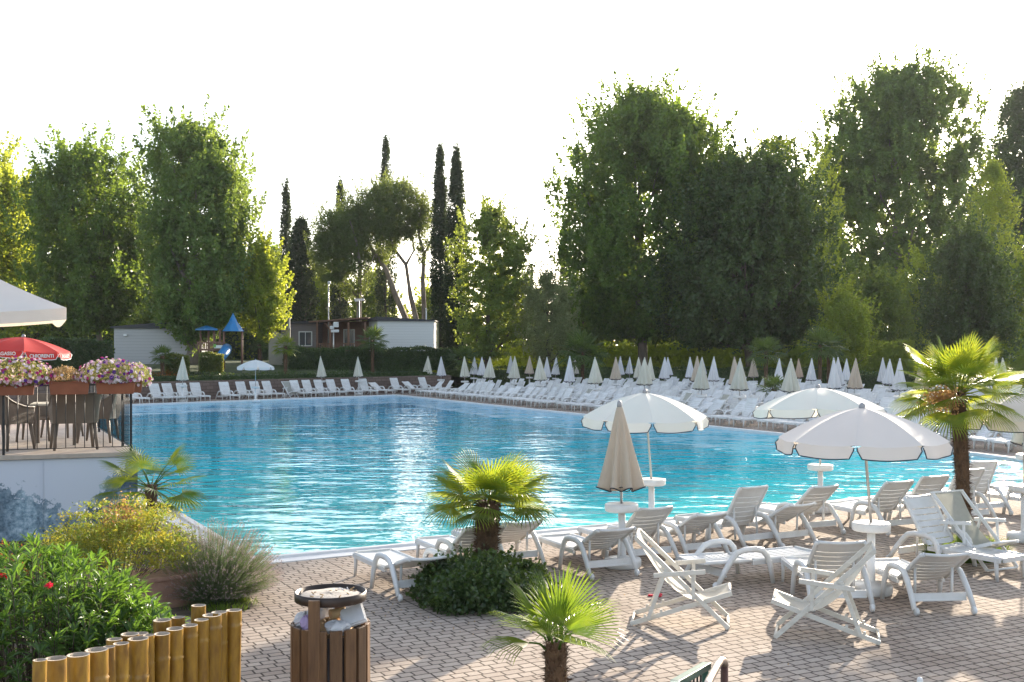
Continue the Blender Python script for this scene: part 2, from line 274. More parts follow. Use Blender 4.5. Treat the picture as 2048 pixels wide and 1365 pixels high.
# ------------------------------------------------------------------ mesh builder
class MB:
    def __init__(s): s.v = []; s.n = 0; s.f = []; s.q = []          # faces: (verts, mat, smooth); q: (array Nx4 idx, mat, smooth)
    def add(s, vs, fs, mi=0, sm=False):
        b = s.n; s.v.append(np.asarray(vs, float).reshape(-1, 3)); s.n += len(vs)
        s.f += [([b + i for i in f], mi, sm) for f in fs]; return s
    def quads(s, P, mi=0, sm=False):                                # P: (N,4,3)
        P = np.asarray(P, float); N = len(P); b = s.n
        s.v.append(P.reshape(-1, 3)); s.n += N * 4
        s.q.append((np.arange(N * 4).reshape(N, 4) + b, mi, sm)); return s
    def tris(s, P, mi=0):
        P = np.asarray(P, float); N = len(P); b = s.n
        s.v.append(P.reshape(-1, 3)); s.n += N * 3
        s.q.append((np.arange(N * 3).reshape(N, 3) + b, mi, False)); return s
    def box(s, c, d, rz=0, mi=0, M4=None):
        x, y, z = d[0] / 2, d[1] / 2, d[2] / 2
        V = [Vector((i * x, j * y, k * z)) for i in (-1, 1) for j in (-1, 1) for k in (-1, 1)]
        if M4 is not None: V = [M4 @ v for v in V]
        elif rz: Rm = Matrix.Rotation(rz, 3, 'Z'); V = [Rm @ v for v in V]
        V = [(v[0] + c[0], v[1] + c[1], v[2] + c[2]) for v in V]
        return s.add(V, [(0, 1, 3, 2), (4, 6, 7, 5), (0, 4, 5, 1), (2, 3, 7, 6), (0, 2, 6, 4), (1, 5, 7, 3)], mi)
    def beam(s, p0, p1, w_, h_, up=(0, 0, 1), mi=0):
        p0 = Vector(p0); p1 = Vector(p1); d = (p1 - p0).normalized(); u = Vector(up)
        if abs(d.dot(u)) > .98: u = Vector((0, 1, 0))
        r = d.cross(u).normalized(); u = r.cross(d)
        V = [p + r * (a * w_ / 2) + u * (b * h_ / 2) for p in (p0, p1) for a, b in ((-1, -1), (1, -1), (1, 1), (-1, 1))]
        return s.add(V, [(3, 2, 1, 0), (4, 5, 6, 7), (0, 1, 5, 4), (1, 2, 6, 5), (2, 3, 7, 6), (3, 0, 4, 7)], mi)
    def tube(s, path, r, n=8, mi=0, sm=True, fl=1.0, up=(0, 0, 1), caps=True):
        P = [Vector(p) for p in path]; k = len(P); rs = r if hasattr(r, '__len__') else [r] * k; V = []
        for i, p in enumerate(P):
            d = (P[min(i + 1, k - 1)] - P[max(i - 1, 0)]).normalized(); u = Vector(up)
            if abs(d.dot(u)) > .97: u = Vector((0, 1, 0)) if abs(d.y) < .9 else Vector((1, 0, 0))
            a = d.cross(u).normalized(); b = a.cross(d)
            for j in range(n):
                t = 2 * math.pi * j / n; V.append(p + a * (math.cos(t) * rs[i]) + b * (math.sin(t) * rs[i] * fl))
        fs = [(i * n + j, i * n + (j + 1) % n, (i + 1) * n + (j + 1) % n, (i + 1) * n + j) for i in range(k - 1) for j in range(n)]
        s.add(V, fs, mi, sm)
        if caps:
            b = s.n - k * n
            s.f.append(([b + j for j in range(n)][::-1], mi, False)); s.f.append(([b + (k - 1) * n + j for j in range(n)], mi, False))
        return s
    def lathe(s, prof, n=20, c=(0, 0, 0), mi=0, sm=True, fn=None):
        V = []
        for r, z in prof:
            for j in range(n):
                t = 2 * math.pi * j / n; rr, zz = (r, z) if fn is None else fn(r, z, t)
                V.append((c[0] + rr * math.cos(t), c[1] + rr * math.sin(t), c[2] + zz))
        k = len(prof)
        fs = [(i * n + j, i * n + (j + 1) % n, (i + 1) * n + (j + 1) % n, (i + 1) * n + j) for i in range(k - 1) for j in range(n)]
        s.add(V, fs, mi, sm); b = s.n - k * n
        if prof[0][0] > 1e-4: s.f.append(([b + j for j in range(n)][::-1], mi, False))
        if prof[-1][0] > 1e-4: s.f.append(([b + (k - 1) * n + j for j in range(n)], mi, False))
        return s
    def grid(s, fn, nu, nv, mi=0, sm=True, thick=0):
        V = [fn(i / nu, j / nv) for i in range(nu + 1) for j in range(nv + 1)]
        fs = [(i * (nv + 1) + j, (i + 1) * (nv + 1) + j, (i + 1) * (nv + 1) + j + 1, i * (nv + 1) + j + 1) for i in range(nu) for j in range(nv)]
        return s.add(V, fs, mi, sm)
    def build(s, name, mats, parent=None, bevel=0, loc=None, uv=None):
        me = bpy.data.meshes.new(name); V = np.concatenate(s.v) if s.v else np.zeros((0, 3))
        loops = []; cnt = []; mi = []; sm = []
        if s.f:
            loops.append(np.array([i for f in s.f for i in f[0]], dtype=np.int64)); cnt.append(np.array([len(f[0]) for f in s.f]))
            mi.append(np.array([f[1] for f in s.f])); sm.append(np.array([f[2] for f in s.f]))
        for a, m_, q in s.q:
            loops.append(a.reshape(-1)); cnt.append(np.full(len(a), a.shape[1])); mi.append(np.full(len(a), m_)); sm.append(np.full(len(a), q))
        loops = np.concatenate(loops); cnt = np.concatenate(cnt); mi = np.concatenate(mi); sm = np.concatenate(sm)
        me.vertices.add(len(V)); me.vertices.foreach_set('co', V.astype(np.float32).ravel())
        me.loops.add(len(loops)); me.loops.foreach_set('vertex_index', loops.astype(np.int32))
        me.polygons.add(len(cnt)); st = np.concatenate([[0], np.cumsum(cnt)[:-1]])
        me.polygons.foreach_set('loop_start', st.astype(np.int32))
        me.polygons.foreach_set('material_index', mi.astype(np.int32)); me.polygons.foreach_set('use_smooth', sm.astype(bool))
        for m_ in (mats if isinstance(mats, (list, tuple)) else [mats]): me.materials.append(m_)
        me.update(calc_edges=True); me.validate()
        if bevel:
            bm = bmesh.new(); bm.from_mesh(me)
            es = [e for e in bm.edges if len(e.link_faces) == 2 and e.calc_face_angle(0) > .6]
            bmesh.ops.bevel(bm, geom=es, offset=bevel, segments=2, profile=.6, affect='EDGES', clamp_overlap=True)
            bm.to_mesh(me); bm.free()
        if uv is not None:
            ul = me.uv_layers.new(name='UVMap')
            for i, lp in enumerate(me.loops): ul.data[i].uv = uv(me.vertices[lp.vertex_index].co)
        o = bpy.data.objects.new(name, me); COL.objects.link(o)
        if parent is not None: o.parent = parent
        if loc is not None: o.location = loc
        return o
def tag(o, label=None, cat=None, group=None, kind=None):
    if label: o['label'] = label
    if cat: o['category'] = cat
    if group: o['group'] = group
    if kind: o['kind'] = kind
    return o
def thing(name, label, cat, loc=(0, 0, 0), rz=0, group=None):
    o = bpy.data.objects.new(name, None); COL.objects.link(o); o.location = loc; o.rotation_euler = (0, 0, rz)
    o.empty_display_size = .1
    return tag(o, label, cat, group)
KIDS = {}
def copy_tree(o, loc, rz, label=None, group=None, mats=None):
    r = o.copy(); COL.objects.link(r); r.location = loc; r.rotation_euler = (0, 0, rz)
    if label: r['label'] = label
    if group: r['group'] = group
    for ch in o.children:
        c = ch.copy(); COL.objects.link(c); c.parent = r
        for g in ch.children:
            d = g.copy(); COL.objects.link(d); d.parent = c
    return r
def heading(hx, hy): return math.atan2(-hx, hy)        # rotation that turns local +y to (hx,hy)
ORD = ['first', 'second', 'third', 'fourth', 'fifth', 'sixth', 'seventh', 'eighth', 'ninth', 'tenth', 'eleventh', 'twelfth', 'thirteenth',
       'fourteenth', 'fifteenth', 'sixteenth', 'seventeenth', 'eighteenth', 'nineteenth']
TEN = {2: ('twentieth', 'twenty'), 3: ('thirtieth', 'thirty'), 4: ('fortieth', 'forty'), 5: ('fiftieth', 'fifty'), 6: ('sixtieth', 'sixty')}
def ordw(i):                                            # 1-based
    if i <= 19: return ORD[i - 1]
    t, u = divmod(i, 10); return TEN[t][0] if u == 0 else TEN[t][1] + '-' + ORD[u - 1]

# random unit vectors, leaves
def runit(n):
    v = NR.normal(size=(n, 3)); return v / np.linalg.norm(v, axis=1, keepdims=True)
def leaf_quads(C, size, asp=.6, up=.5, dirs=None, droop=0):
    """rhombus leaves at centres C (N,3); size scalar or (N,)"""
    n = len(C); a = runit(n) if dirs is None else dirs
    nrm = runit(n) + np.array([0, 0, up]); b = np.cross(a, nrm); b /= np.maximum(np.linalg.norm(b, axis=1, keepdims=True), 1e-6)
    s = (np.full(n, size) if np.isscalar(size) else size) * NR.uniform(.7, 1.3, n); s = s[:, None]
    P = np.stack([C - a * s * .5, C + b * s * asp * .5, C + a * s * .5, C - b * s * asp * .5], 1)
    return P

# ------------------------------------------------------------------ pool, paving, ground
POOL = [(-3.75, 16.97), (1.17, 19.87), (4.6, 21.95), (7.6, 24.0), (9.6, 25.2), (11.5, 26.0), (12.7, 27.0), (13.7, 28.5), (14.2, 30.2), (14.1, 32.0),
        (13.4, 34.0), (9.64, 41.4), (7.72, 45.4), (3.41, 53.0), (-1.27, 62.2), (-5.7, 71.4), (-7.6, 75.1), (-14.9, 68.0), (-20.4, 62.7), (-25.4, 57.8), (-7.27, 23.6)]
def offset(poly, d):
    out = []; n = len(poly)
    for i in range(n):
        a, b, c = Vector(poly[i - 1]), Vector(poly[i]), Vector(poly[(i + 1) % n])
        n1 = Vector(((b - a).y, -(b - a).x)).normalized(); n2 = Vector(((c - b).y, -(c - b).x)).normalized()
        m = (n1 + n2).normalized(); k = d / max(.35, m.dot(n1)); out.append((b.x + m.x * k, b.y + m.y * k))
    return out
def sheet(name, outer, hole, z, mat):
    ls = [[Vector((x, y, 0)) for x, y in outer]] + ([[Vector((x, y, 0)) for x, y in hole]] if hole else [])
    t = tessellate_polygon(ls); V = [(v.x, v.y, z) for l in ls for v in l]
    m = MB(); fs = []
    for a, b, c in t:
        A, B, C_ = (Vector(V[i]) for i in (a, b, c)); fs.append((a, b, c) if (B - A).cross(C_ - A).z > 0 else (a, c, b))
    m.add(V, fs); return tag(m.build(name, mat), kind='structure')
sheet('ground', [(-400, -60), (400, -60), (400, 620), (-400, 620)], offset(POOL, .2), -.03, M['earth'])
sheet('paving', [(-40, -6), (45, -6), (50, 55), (30, 66), (22, 70), (17, 86), (9, 92), (-5.5, 88), (-9.85, 77.4), (-22.65, 65), (-27.5, 60.5), (-40, 48)],
      offset(POOL, .38), 0, M['paving'])
m = MB(); prof = [(0, -.3), (0, .03), (.02, .05), (.13, .05), (.16, .018), (.41, .012), (.42, -.02)]
rings = [[(x, y, z) for x, y in offset(POOL, d)] for d, z in prof]; n = len(POOL)
m.add([p for r in rings for p in r], [(i * n + (j + 1) % n, i * n + j, (i + 1) * n + j, (i + 1) * n + (j + 1) % n) for i in range(len(prof) - 1) for j in range(n)])
tag(m.build('pool_coping', M['coping']), kind='structure')
# basin: floor shallow near the camera and deeper far away
m = MB(); inner = POOL
def depth(x, y): return -.85 - .9 * min(1, max(0, (y - 22) / 30))
t = tessellate_polygon([[Vector((x, y, 0)) for x, y in inner]]); V = [(x, y, depth(x, y)) for x, y in inner]
m.add(V, [tuple(f) for f in t]); k = len(inner)
m.add([(x, y, -.2) for x, y in inner] + V, [(i, (i + 1) % k, k + (i + 1) % k, k + i) for i in range(k)])
tag(m.build('pool_basin', M['liner']), kind='structure')
wo = sheet('pool_water', offset(POOL, -.002), None, -.045, M['water'])

# retaining wall and the planted bank above it
WD = Vector((.714, .700)); WN = Vector((-.700, .714)); WP = Vector((-22.65, 65.0))
def wp(u, v): p = WP + WD * u + WN * v; return p.x, p.y
def bankz(x, y):
    q = Vector((x, y)) - WP; v = q.dot(WN); u = q.dot(WD)
    if v < 0: return 0
    f = 1 - max(0, min(1, (u - 25) / 7)); return (1.05 + min(v / 7, 1) * .95) * (f * f * (3 - 2 * f))
m = MB(); a, b = wp(-28, 0), wp(25.6, 0); c, d = wp(25.6, .3), wp(-28, .3); H = 1.12
m.add([(*a, 0), (*b, 0), (*c, 0), (*d, 0), (*a, H), (*b, H), (*c, H), (*d, H)], [(0, 1, 5, 4), (1, 2, 6, 5), (2, 3, 7, 6), (4, 5, 6, 7)])
tag(m.build('retaining_wall', M['blockwall'], uv=lambda co: ((Vector((co.x, co.y)) - WP).dot(WD), co.z)),
    'low brown split-block retaining wall behind the loungers across the pool', 'wall')
m = MB(); us = np.linspace(-28, 34, 63); vs = [.3, 1, 2, 3.5, 5, 7, 10, 20, 40, 80]
V = []
for u in us:
    for v in vs:
        x, y = wp(u, v); V.append((x, y, bankz(x, y) + .05 * R.uniform(-1, 1) * (v < 8 and v > .5)))
k = len(vs); m.add(V, [(i * k + j, (i + 1) * k + j, (i + 1) * k + j + 1, i * k + j + 1) for i in range(len(us) - 1) for j in range(k - 1)], sm=True)
tag(m.build('planted_bank', M['grasslawn']), kind='structure')

# ------------------------------------------------------------------ vegetation builders
def leaf_mesh(name, P, mat, parent=None):
    m = MB(); m.quads(P); return m.build(name, mat, parent)
def hedge(name, label, cat, p0, p1, z0, h, th, mat, n, leaf=.12, group=None, z1=None, kind=None):
    p0 = np.array(p0, float); p1 = np.array(p1, float); z1 = z0 if z1 is None else z1
    d = p1 - p0; Ln = np.linalg.norm(d); d /= Ln; nn = np.array([-d[1], d[0]])
    t = NR.uniform(0, 1, n); s = NR.uniform(0, 1, n); side = NR.choice([0, 1, 2], n, p=[.42, .18, .40])
    wob = .12 * np.sin(t * Ln * 1.3 + 1) + .08 * np.sin(t * Ln * 3.1)
    off = np.where(side == 0, -th / 2, np.where(side == 1, th / 2, NR.uniform(-th / 2, th / 2, n))) + NR.normal(0, .06, n)
    z = np.where(side == 2, h + wob * .6, s * h) + NR.normal(0, .06, n)
    X = p0[0] + d[0] * t * Ln + nn[0] * off; Y = p0[1] + d[1] * t * Ln + nn[1] * off; Z = z0 + (z1 - z0) * t + z
    m = MB(); m.quads(leaf_quads(np.stack([X, Y, Z], 1), leaf, .7))
    c = (p0 + p1) / 2; m.box((c[0], c[1], (z0 + z1) / 2 + h * .46), (Ln, th * .8, h * .9), math.atan2(d[1], d[0]))
    return tag(m.build(name, mat), label, cat, group, kind)
def crown(C, z0, z1, r, prof, ncl, cr, per, leaf, stretch=1.5, lean=(0, 0), seed=0, hollow=.5, asp=.65, ry=1.0):
    """leaf clumps spread through a crown volume; prof = [(height 0..1, radius 0..1)]"""
    g = np.random.default_rng(seed); pt = [p[0] for p in prof]; pr = [p[1] for p in prof]; pc = [p[2] if len(p) > 2 else 0 for p in prof]
    ph = g.uniform(0, 6.28, 4); narrow = r * 4.5 < (z1 - z0) or ncl < 200
    ts = np.linspace(0, 1, 41); pr = np.interp(ts, pt, pr) * (1 if narrow else np.sqrt(np.clip(1 - np.clip((ts - .84) / .20, 0, 1) ** 2 * .95, 0, 1)) * (1 - .35 * np.clip((.12 - ts) / .12, 0, 1))); pc = np.interp(ts, pt, pc); pt = ts
    Hh = z1 - z0; nl = max(5, int(9 * max(1, Hh / (2.2 * r)))) if ncl > 200 else 5
    lt = (np.arange(nl) + g.uniform(.1, .9, nl)) / nl; g.shuffle(lt); lth = np.arange(nl) * 2.4 + g.uniform(-.4, .4, nl)
    lR = np.interp(lt, pt, pr) * r; lr = np.minimum(lR, r) * g.uniform(.26, .52, nl) + .07 * r; lf = (lR - lr * .85) * g.uniform(.75, 1.1, nl)
    w_ = lr ** 2; li = g.choice(nl, ncl, p=w_ / w_.sum()); k = ncl; u = g.normal(0, 1, (k, 3)); u /= np.linalg.norm(u, axis=1, keepdims=True)
    f = g.uniform(0, 1, k) ** (hollow * .6); vs = max(.9, min(1.7, Hh / (2.3 * r)))
    # a few clumps fill the profile, some sit on lobes, most follow boughs that rise outward from the axis
    tt = g.uniform(0, 1, k); th = g.uniform(0, 6.283, k); kind_ = g.uniform(0, 1, k) * (.5 if narrow else 1); base = kind_ < (.42 if narrow else .22); br = np.interp(tt, pt, pr) * r * f * .95
    X = np.where(base, br * np.cos(th), lf[li] * np.cos(lth[li]) + u[:, 0] * lr[li] * f)
    Y = np.where(base, br * np.sin(th), lf[li] * np.sin(lth[li]) + u[:, 1] * lr[li] * f)
    Z = np.where(base, tt, np.clip(lt[li] + u[:, 2] * lr[li] * f * vs / Hh, -.02, 1.0))
    nb_ = 90; te = g.beta(1.1, .9, nb_); tb = te - g.uniform(.16, .38, nb_) * (r / Hh) * 2.0; bth = g.uniform(0, 6.283, nb_); re_ = np.interp(te, pt, pr) * r * g.uniform(.84, 1.07, nb_)
    bi = g.integers(0, nb_, k); q = g.uniform(.22, 1.0, k) ** .75; onb = kind_ > .55; jt = .03 * r + .16 * cr
    X = np.where(onb, re_[bi] * q * np.cos(bth[bi]) + g.normal(0, 1, k) * jt, X); Y = np.where(onb, re_[bi] * q * np.sin(bth[bi]) + g.normal(0, 1, k) * jt, Y)
    Z = np.where(onb, np.clip(tb[bi] + (te - tb)[bi] * q ** 1.3 + g.normal(0, 1, k) * jt / Hh * .8, -.03, 1.01), Z)
    f = np.where(onb, q, f); sh = onb & (q > .8)
    Z = np.where(Z > .995, 1.99 - Z, Z); Z = np.where(Z < 0, -Z, Z); tt = Z
    if not narrow:
        rho = np.sqrt(X ** 2 + Y ** 2) + 1e-6; lim = np.interp(tt, pt, pr) * r * 1.07 * (1 + .13 * np.sin(3 * np.arctan2(Y, X) + ph[0] + tt * 9) + .10 * np.sin(5 * np.arctan2(Y, X) - tt * 19 + ph[1]))
        sc_ = np.minimum(1, lim / rho * g.uniform(.80, 1.0, k) * np.where(g.uniform(0, 1, k) < .10, 1.13, 1)); X = X * sc_; Y = Y * sc_
    X = X + np.interp(tt, pt, pc)
    cc = np.stack([C[0] + X + lean[0] * tt, C[1] + Y * ry + lean[1] * tt, z0 + tt * Hh], 1)
    csz = cr * (1 if narrow else .74) * g.uniform(.5, 1.35, k); n = k * per
    idx = np.repeat(np.arange(k), per); dl = g.normal(0, 1, (n, 3)); dl /= np.linalg.norm(dl, axis=1, keepdims=True); dl *= g.uniform(0, 1, (n, 1)) ** .5
    dl *= csz[idx][:, None]; dl[:, 2] *= stretch * np.where(sh, 1.35, 1)[idx]; dl[:, :2] *= np.where(sh, .7, 1)[idx][:, None]
    # shoots lean outward and taper to a tip
    tip = (dl[:, 2] / (csz[idx] * stretch) + 1) / 2; dl[:, :2] *= (1.1 - .45 * tip)[:, None]
    pos = cc[idx] + dl
    sz = leaf * np.where(f[idx] < .5, 1.35, .92)
    if not narrow:                                            # upright leafy shoots that break up the outline
        ns = int(70 + ncl * .07); te = g.beta(1.5, .8, ns); a = g.uniform(0, 6.283, ns); rs = np.interp(te, pt, pr) * r * 1.04 * g.uniform(.82, 1.06, ns)
        b = np.stack([C[0] + rs * np.cos(a) + np.interp(te, pt, pc), C[1] + rs * ry * np.sin(a), z0 + te * Hh - cr * .6], 1); ln = cr * g.uniform(1.2, 2.9, ns) * (.5 + .6 * te)
        dv = np.stack([np.cos(a) * g.uniform(.1, .6, ns), np.sin(a) * g.uniform(.1, .6, ns), np.ones(ns)], 1); kk = 44; q = g.uniform(0, 1, (ns, kk, 1))
        P2 = (b[:, None] + dv[:, None] * ln[:, None, None] * q + g.normal(0, 1, (ns, kk, 3)) * (cr * .24) * (1.15 - q)).reshape(-1, 3)
        pos = np.concatenate([pos, P2]); sz = np.concatenate([sz, np.full(len(P2), leaf * .9)])
    return pos, sz, cc
def tree(name, label, px, D, ytop, ybot, hw, mat, prof, n=900, cr=.9, per=34, leaf=.3, trunk=None, tr=.28, bark='bark', seed=1, group=None, z0=None,
         stretch=1.15, limbs=9, hollow=.5, cat='tree', ry=1.0, cx2=None, fork=.35):
    x = AT(px, D); zt = HT(ytop, D); zb = HT(ybot, D); r = hw * D / F
    gz = bankz(x, D) if z0 is None else z0
    bx = AT(trunk, D) if trunk else x
    root = thing(name, label, cat, (bx, D, gz), 0, group)
    if isinstance(prof[0][0], int) and prof[0][0] > 1:            # an outline in photo rows: (y, x left, x right)
        o_ = sorted(prof, key=lambda q: -q[0]); r = max(q[2] - q[1] for q in o_) / 2 * D / F; zb = HT(o_[0][0], D); zt = HT(o_[-1][0], D); ybot, ytop = o_[0][0], o_[-1][0]
        prof = [((ybot - q[0]) / (ybot - ytop), (q[2] - q[1]) / 2 * D / F / r, ((q[1] + q[2]) / 2 - px) * D / F) for q in o_]
    pos, sz, cc = crown((x - bx, 0), zb - gz, zt - gz, r, prof, n, cr, per, leaf, stretch, seed=seed, hollow=hollow, ry=ry)
    m = MB(); m.quads(leaf_quads(pos, sz * np.ones(len(pos)), .65)); m.build('crown', M[mat], root)
    m = MB(); g = random.Random(seed); Ht = zt - gz; top = (x - bx, 0, (zb - gz) + .72 * (zt - zb))
    pts = []; ns = 9
    for i in range(ns + 1):
        t = i / ns; pts.append((top[0] * t ** 1.3 + .12 * math.sin(i * 1.7 + seed) * (t > 0), .12 * math.cos(i * 1.3 + seed) * (t > 0), top[2] * t))
    m.tube(pts, [tr * (1.25 if i == 0 else 1) * (1 - .82 * i / ns) for i in range(ns + 1)], 10)
    pick = sorted(range(len(cc)), key=lambda i: g.random())[:limbs * 3]
    for i in pick[:limbs]:
        e = Vector(cc[i]); hz = max((zb - gz) * .9, e.z - Ht * .28 * g.uniform(.7, 1.3)); hz = max(.4, min(hz, top[2] * .95))
        t = hz / top[2]; s_ = Vector((top[0] * t ** 1.3, 0, hz)); mid = s_.lerp(e, .5) + Vector((0, 0, -.05 * Ht * g.random()))
        r0 = tr * (1 - .82 * t) * .62; m.tube([s_, s_.lerp(mid, .5), mid, mid.lerp(e, .6), e], [r0, r0 * .8, r0 * .6, r0 * .4, r0 * .18], 6)
    m.build('trunk', M[bark], root); return root
ROUND = [(0, .25), (.12, .75), (.3, 1), (.55, .95), (.78, .72), (.92, .42), (1, .12)]
OVAL = [(0, .45), (.15, .85), (.4, 1), (.65, .85), (.85, .55), (.95, .3), (1, .08)]
EGG = [(0, .6), (.2, .95), (.42, 1), (.65, .78), (.82, .55), (.94, .32), (1, .12)]
FLAME = [(0, .7), (.1, .95), (.3, 1), (.55, .85), (.75, .62), (.9, .35), (1, .05)]
BROAD = [(0, .55), (.1, .9), (.3, 1), (.6, .98), (.8, .78), (.93, .45), (1, .15)]
def fan_leaf(m, org, axis, nrm, R_, spread, nseg, g, droop, w0=.045):
    """one fan blade: folded segments radiating in the plane of axis and its side vector"""
    axis = axis.normalized(); side = axis.cross(nrm).normalized(); up = side.cross(axis).normalized()
    Q = []
    for i in range(nseg):
        a = (i / (nseg - 1) - .5) * spread; ln = R_ * (1 - .22 * abs(a / (spread / 2)) ** 2) * g.uniform(.93, 1.05)
        d = axis * math.cos(a) + side * math.sin(a); t = (d.cross(up)).normalized(); st = spread / nseg
        c1, c2 = ln * .40, ln; ww = 2 * math.tan(st / 2) * c1 * .50
        p0 = org; lift = up * (.10 * ln * math.cos(a * 1.5))
        p1 = org + d * c1 + lift * .6 - Vector((0, 0, droop * .10 * ln)); p2 = org + d * (ln * .8) + lift * .8 - Vector((0, 0, droop * .42 * ln)); p3 = org + d * ln * .98 + lift * .7 - Vector((0, 0, droop * .85 * ln))
        f = up * ww * .55
        for s_ in (1, -1):
            Q.append((p0, p0, p1 + t * (s_ * ww) - f * .0, p1 + f)); Q.append((p1 + f, p1 + t * (s_ * ww), p2 + t * (s_ * ww * .62), p2 + f * .5))
            Q.append((p2 + f * .5, p2 + t * (s_ * ww * .62), p3, p3))
    m.quads(np.array([[tuple(v) for v in q] for q in Q]), sm=False)
def fan_palm(name, label, loc, th, rt, nl, Rl, pet, lean=(0, 0), leafmat_='palm_leaf', nseg=26, seed=3, group=None, hair=900, elmin=-45, elmax=85, fruit=False, az0=0, shag=1.0, spread=4.1):
    g = random.Random(seed); root = thing(name, label, 'palm', loc, 0, group)
    m = MB(); pts = []; rs = []; ns = 14
    for i in range(ns + 1):
        t = i / ns; pts.append((lean[0] * t ** 1.5, lean[1] * t ** 1.5, th * t)); rs.append(rt * (.8 + .28 * t) * g.uniform(.94, 1.07) if i > 1 else rt * 1.05)
    rs[-1] *= .8; m.tube(pts, rs, 14, sm=False)
    Q = []
    for i in range(hair):
        t = g.random(); a = g.uniform(0, 6.283); c = Vector((lean[0] * t ** 1.5, lean[1] * t ** 1.5, th * t)); rr = rt * (.8 + .25 * t)
        o = Vector((math.cos(a), math.sin(a), 0)); p = c + o * rr * .95; up = g.uniform(-.3, 1.3)
        d = (o * g.uniform(.25, .9) + Vector((g.uniform(-.3, .3), g.uniform(-.3, .3), up))).normalized(); ln = rt * g.uniform(.25, .75) * shag
        s_ = d.cross(o).normalized() * rt * g.uniform(.03, .11); Q.append((p - s_, p + s_, p + d * ln))
    m.tris(np.array([[tuple(v) for v in q] for q in Q])); m.build('trunk', M['fibre'], root)
    m = MB(); st = MB(); top = Vector((lean[0], lean[1], th))
    for i in range(nl):
        f = (i + .5) / nl; el = rad(elmax + (elmin - elmax) * f ** .85); a = az0 + i * 2.39996 + g.uniform(-.2, .2)
        h = Vector((math.cos(a), math.sin(a), 0)); d = h * math.cos(el) + Vector((0, 0, math.sin(el)))
        L_ = pet * g.uniform(.8, 1.15) * (.75 + .35 * math.cos(el)); base = top + Vector((0, 0, -.10 * f)) + h * rt * .5
        e = base + d * L_ + Vector((0, 0, -.06 * L_ * math.cos(el)))
        mid = base + d * L_ * .5 + Vector((0, 0, .03))
        st.tube([base, mid, e], [.014 * Rl / .6, .01 * Rl / .6, .008 * Rl / .6], 5)
        ax = (e - mid).normalized(); nrm = ax.cross(h.cross(Vector((0, 0, 1)))).normalized()
        if nrm.z < 0: nrm = -nrm
        nrm = (nrm + Vector((g.uniform(-.4, .4), g.uniform(-.4, .4), g.uniform(-.2, .2)))).normalized()
        fan_leaf(m, e, ax, nrm, Rl * g.uniform(.85, 1.1) * (1 if f < .85 else .85), spread * g.uniform(.85, 1.05), nseg, g, .08 + .32 * max(0, f - .35) * (1 + g.random()))
    m.build('crown', M[leafmat_], root); st.build('petioles', M[leafmat_], root)
    if fruit:
        q = MB(); C = np.stack([NR.normal(0, .13, 1500), NR.normal(0, .10, 1500), NR.normal(0, .10, 1500)], 1) + np.array([lean[0] - .30, lean[1] - .2, th - .12])
        q.quads(leaf_quads(C, .035, .8)); q.build('fruit_cluster', M['seedhead'], root)
    return root

# ------------------------------------------------------------------ trees (each one stands on its own)
T = tree
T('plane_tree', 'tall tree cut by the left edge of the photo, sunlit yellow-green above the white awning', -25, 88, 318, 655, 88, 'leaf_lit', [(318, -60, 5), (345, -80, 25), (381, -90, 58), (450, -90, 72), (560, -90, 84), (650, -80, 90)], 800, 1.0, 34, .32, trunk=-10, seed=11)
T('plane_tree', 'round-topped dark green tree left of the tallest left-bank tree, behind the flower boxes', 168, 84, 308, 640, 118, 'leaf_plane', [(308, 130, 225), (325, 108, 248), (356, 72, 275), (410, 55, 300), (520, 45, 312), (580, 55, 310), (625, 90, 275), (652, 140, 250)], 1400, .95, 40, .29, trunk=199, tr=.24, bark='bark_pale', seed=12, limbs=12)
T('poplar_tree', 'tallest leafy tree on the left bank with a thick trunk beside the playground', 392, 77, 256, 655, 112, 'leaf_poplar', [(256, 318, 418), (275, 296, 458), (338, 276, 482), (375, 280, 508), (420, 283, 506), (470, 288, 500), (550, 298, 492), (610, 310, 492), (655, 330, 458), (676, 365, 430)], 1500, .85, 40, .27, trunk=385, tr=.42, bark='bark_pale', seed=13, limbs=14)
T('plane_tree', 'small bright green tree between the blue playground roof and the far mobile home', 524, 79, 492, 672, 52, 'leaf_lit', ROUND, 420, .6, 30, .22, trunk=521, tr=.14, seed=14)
T('pine_tree', 'dark bushy conifer beside the thin cypress spire, left of the umbrella pine', 602, 104, 440, 690, 36, 'leaf_cypress', FLAME, 380, .6, 40, .26, seed=15)
for px, D, yt, hw, sd_, lb, nn in [
    (572, 108, 368, 15, 21, 'thin cypress spire farthest left, above the dark bushy conifer', 260),
    (681, 112, 366, 17, 22, 'thin cypress whose tip shows above the left side of the umbrella pine crown', 300),
    (772, 116, 281, 23, 23, 'tall cypress spire rising highest behind the umbrella pine crown', 420),
    (880, 96, 303, 19, 24, 'smooth slender cypress, left one of the pair right of the umbrella pine', 480),
    (913, 95, 306, 26, 25, 'shaggy cypress, right one of the pair beside the feathery locust tree', 520),
    (1128, 118, 520, 18, 26, 'short dark cypress in the sky gap left of the big right-hand trees', 160)]:
    T('cypress_tree', lb, px, D, yt, 712, hw, 'leaf_cypress', [(0, .8), (.15, 1), (.45, .95), (.7, .72), (.87, .42), (.96, .2), (1, .05)], nn, .42, 46, .2, seed=sd_, tr=.2, limbs=0, hollow=.4, stretch=2.6, group='cypresses')
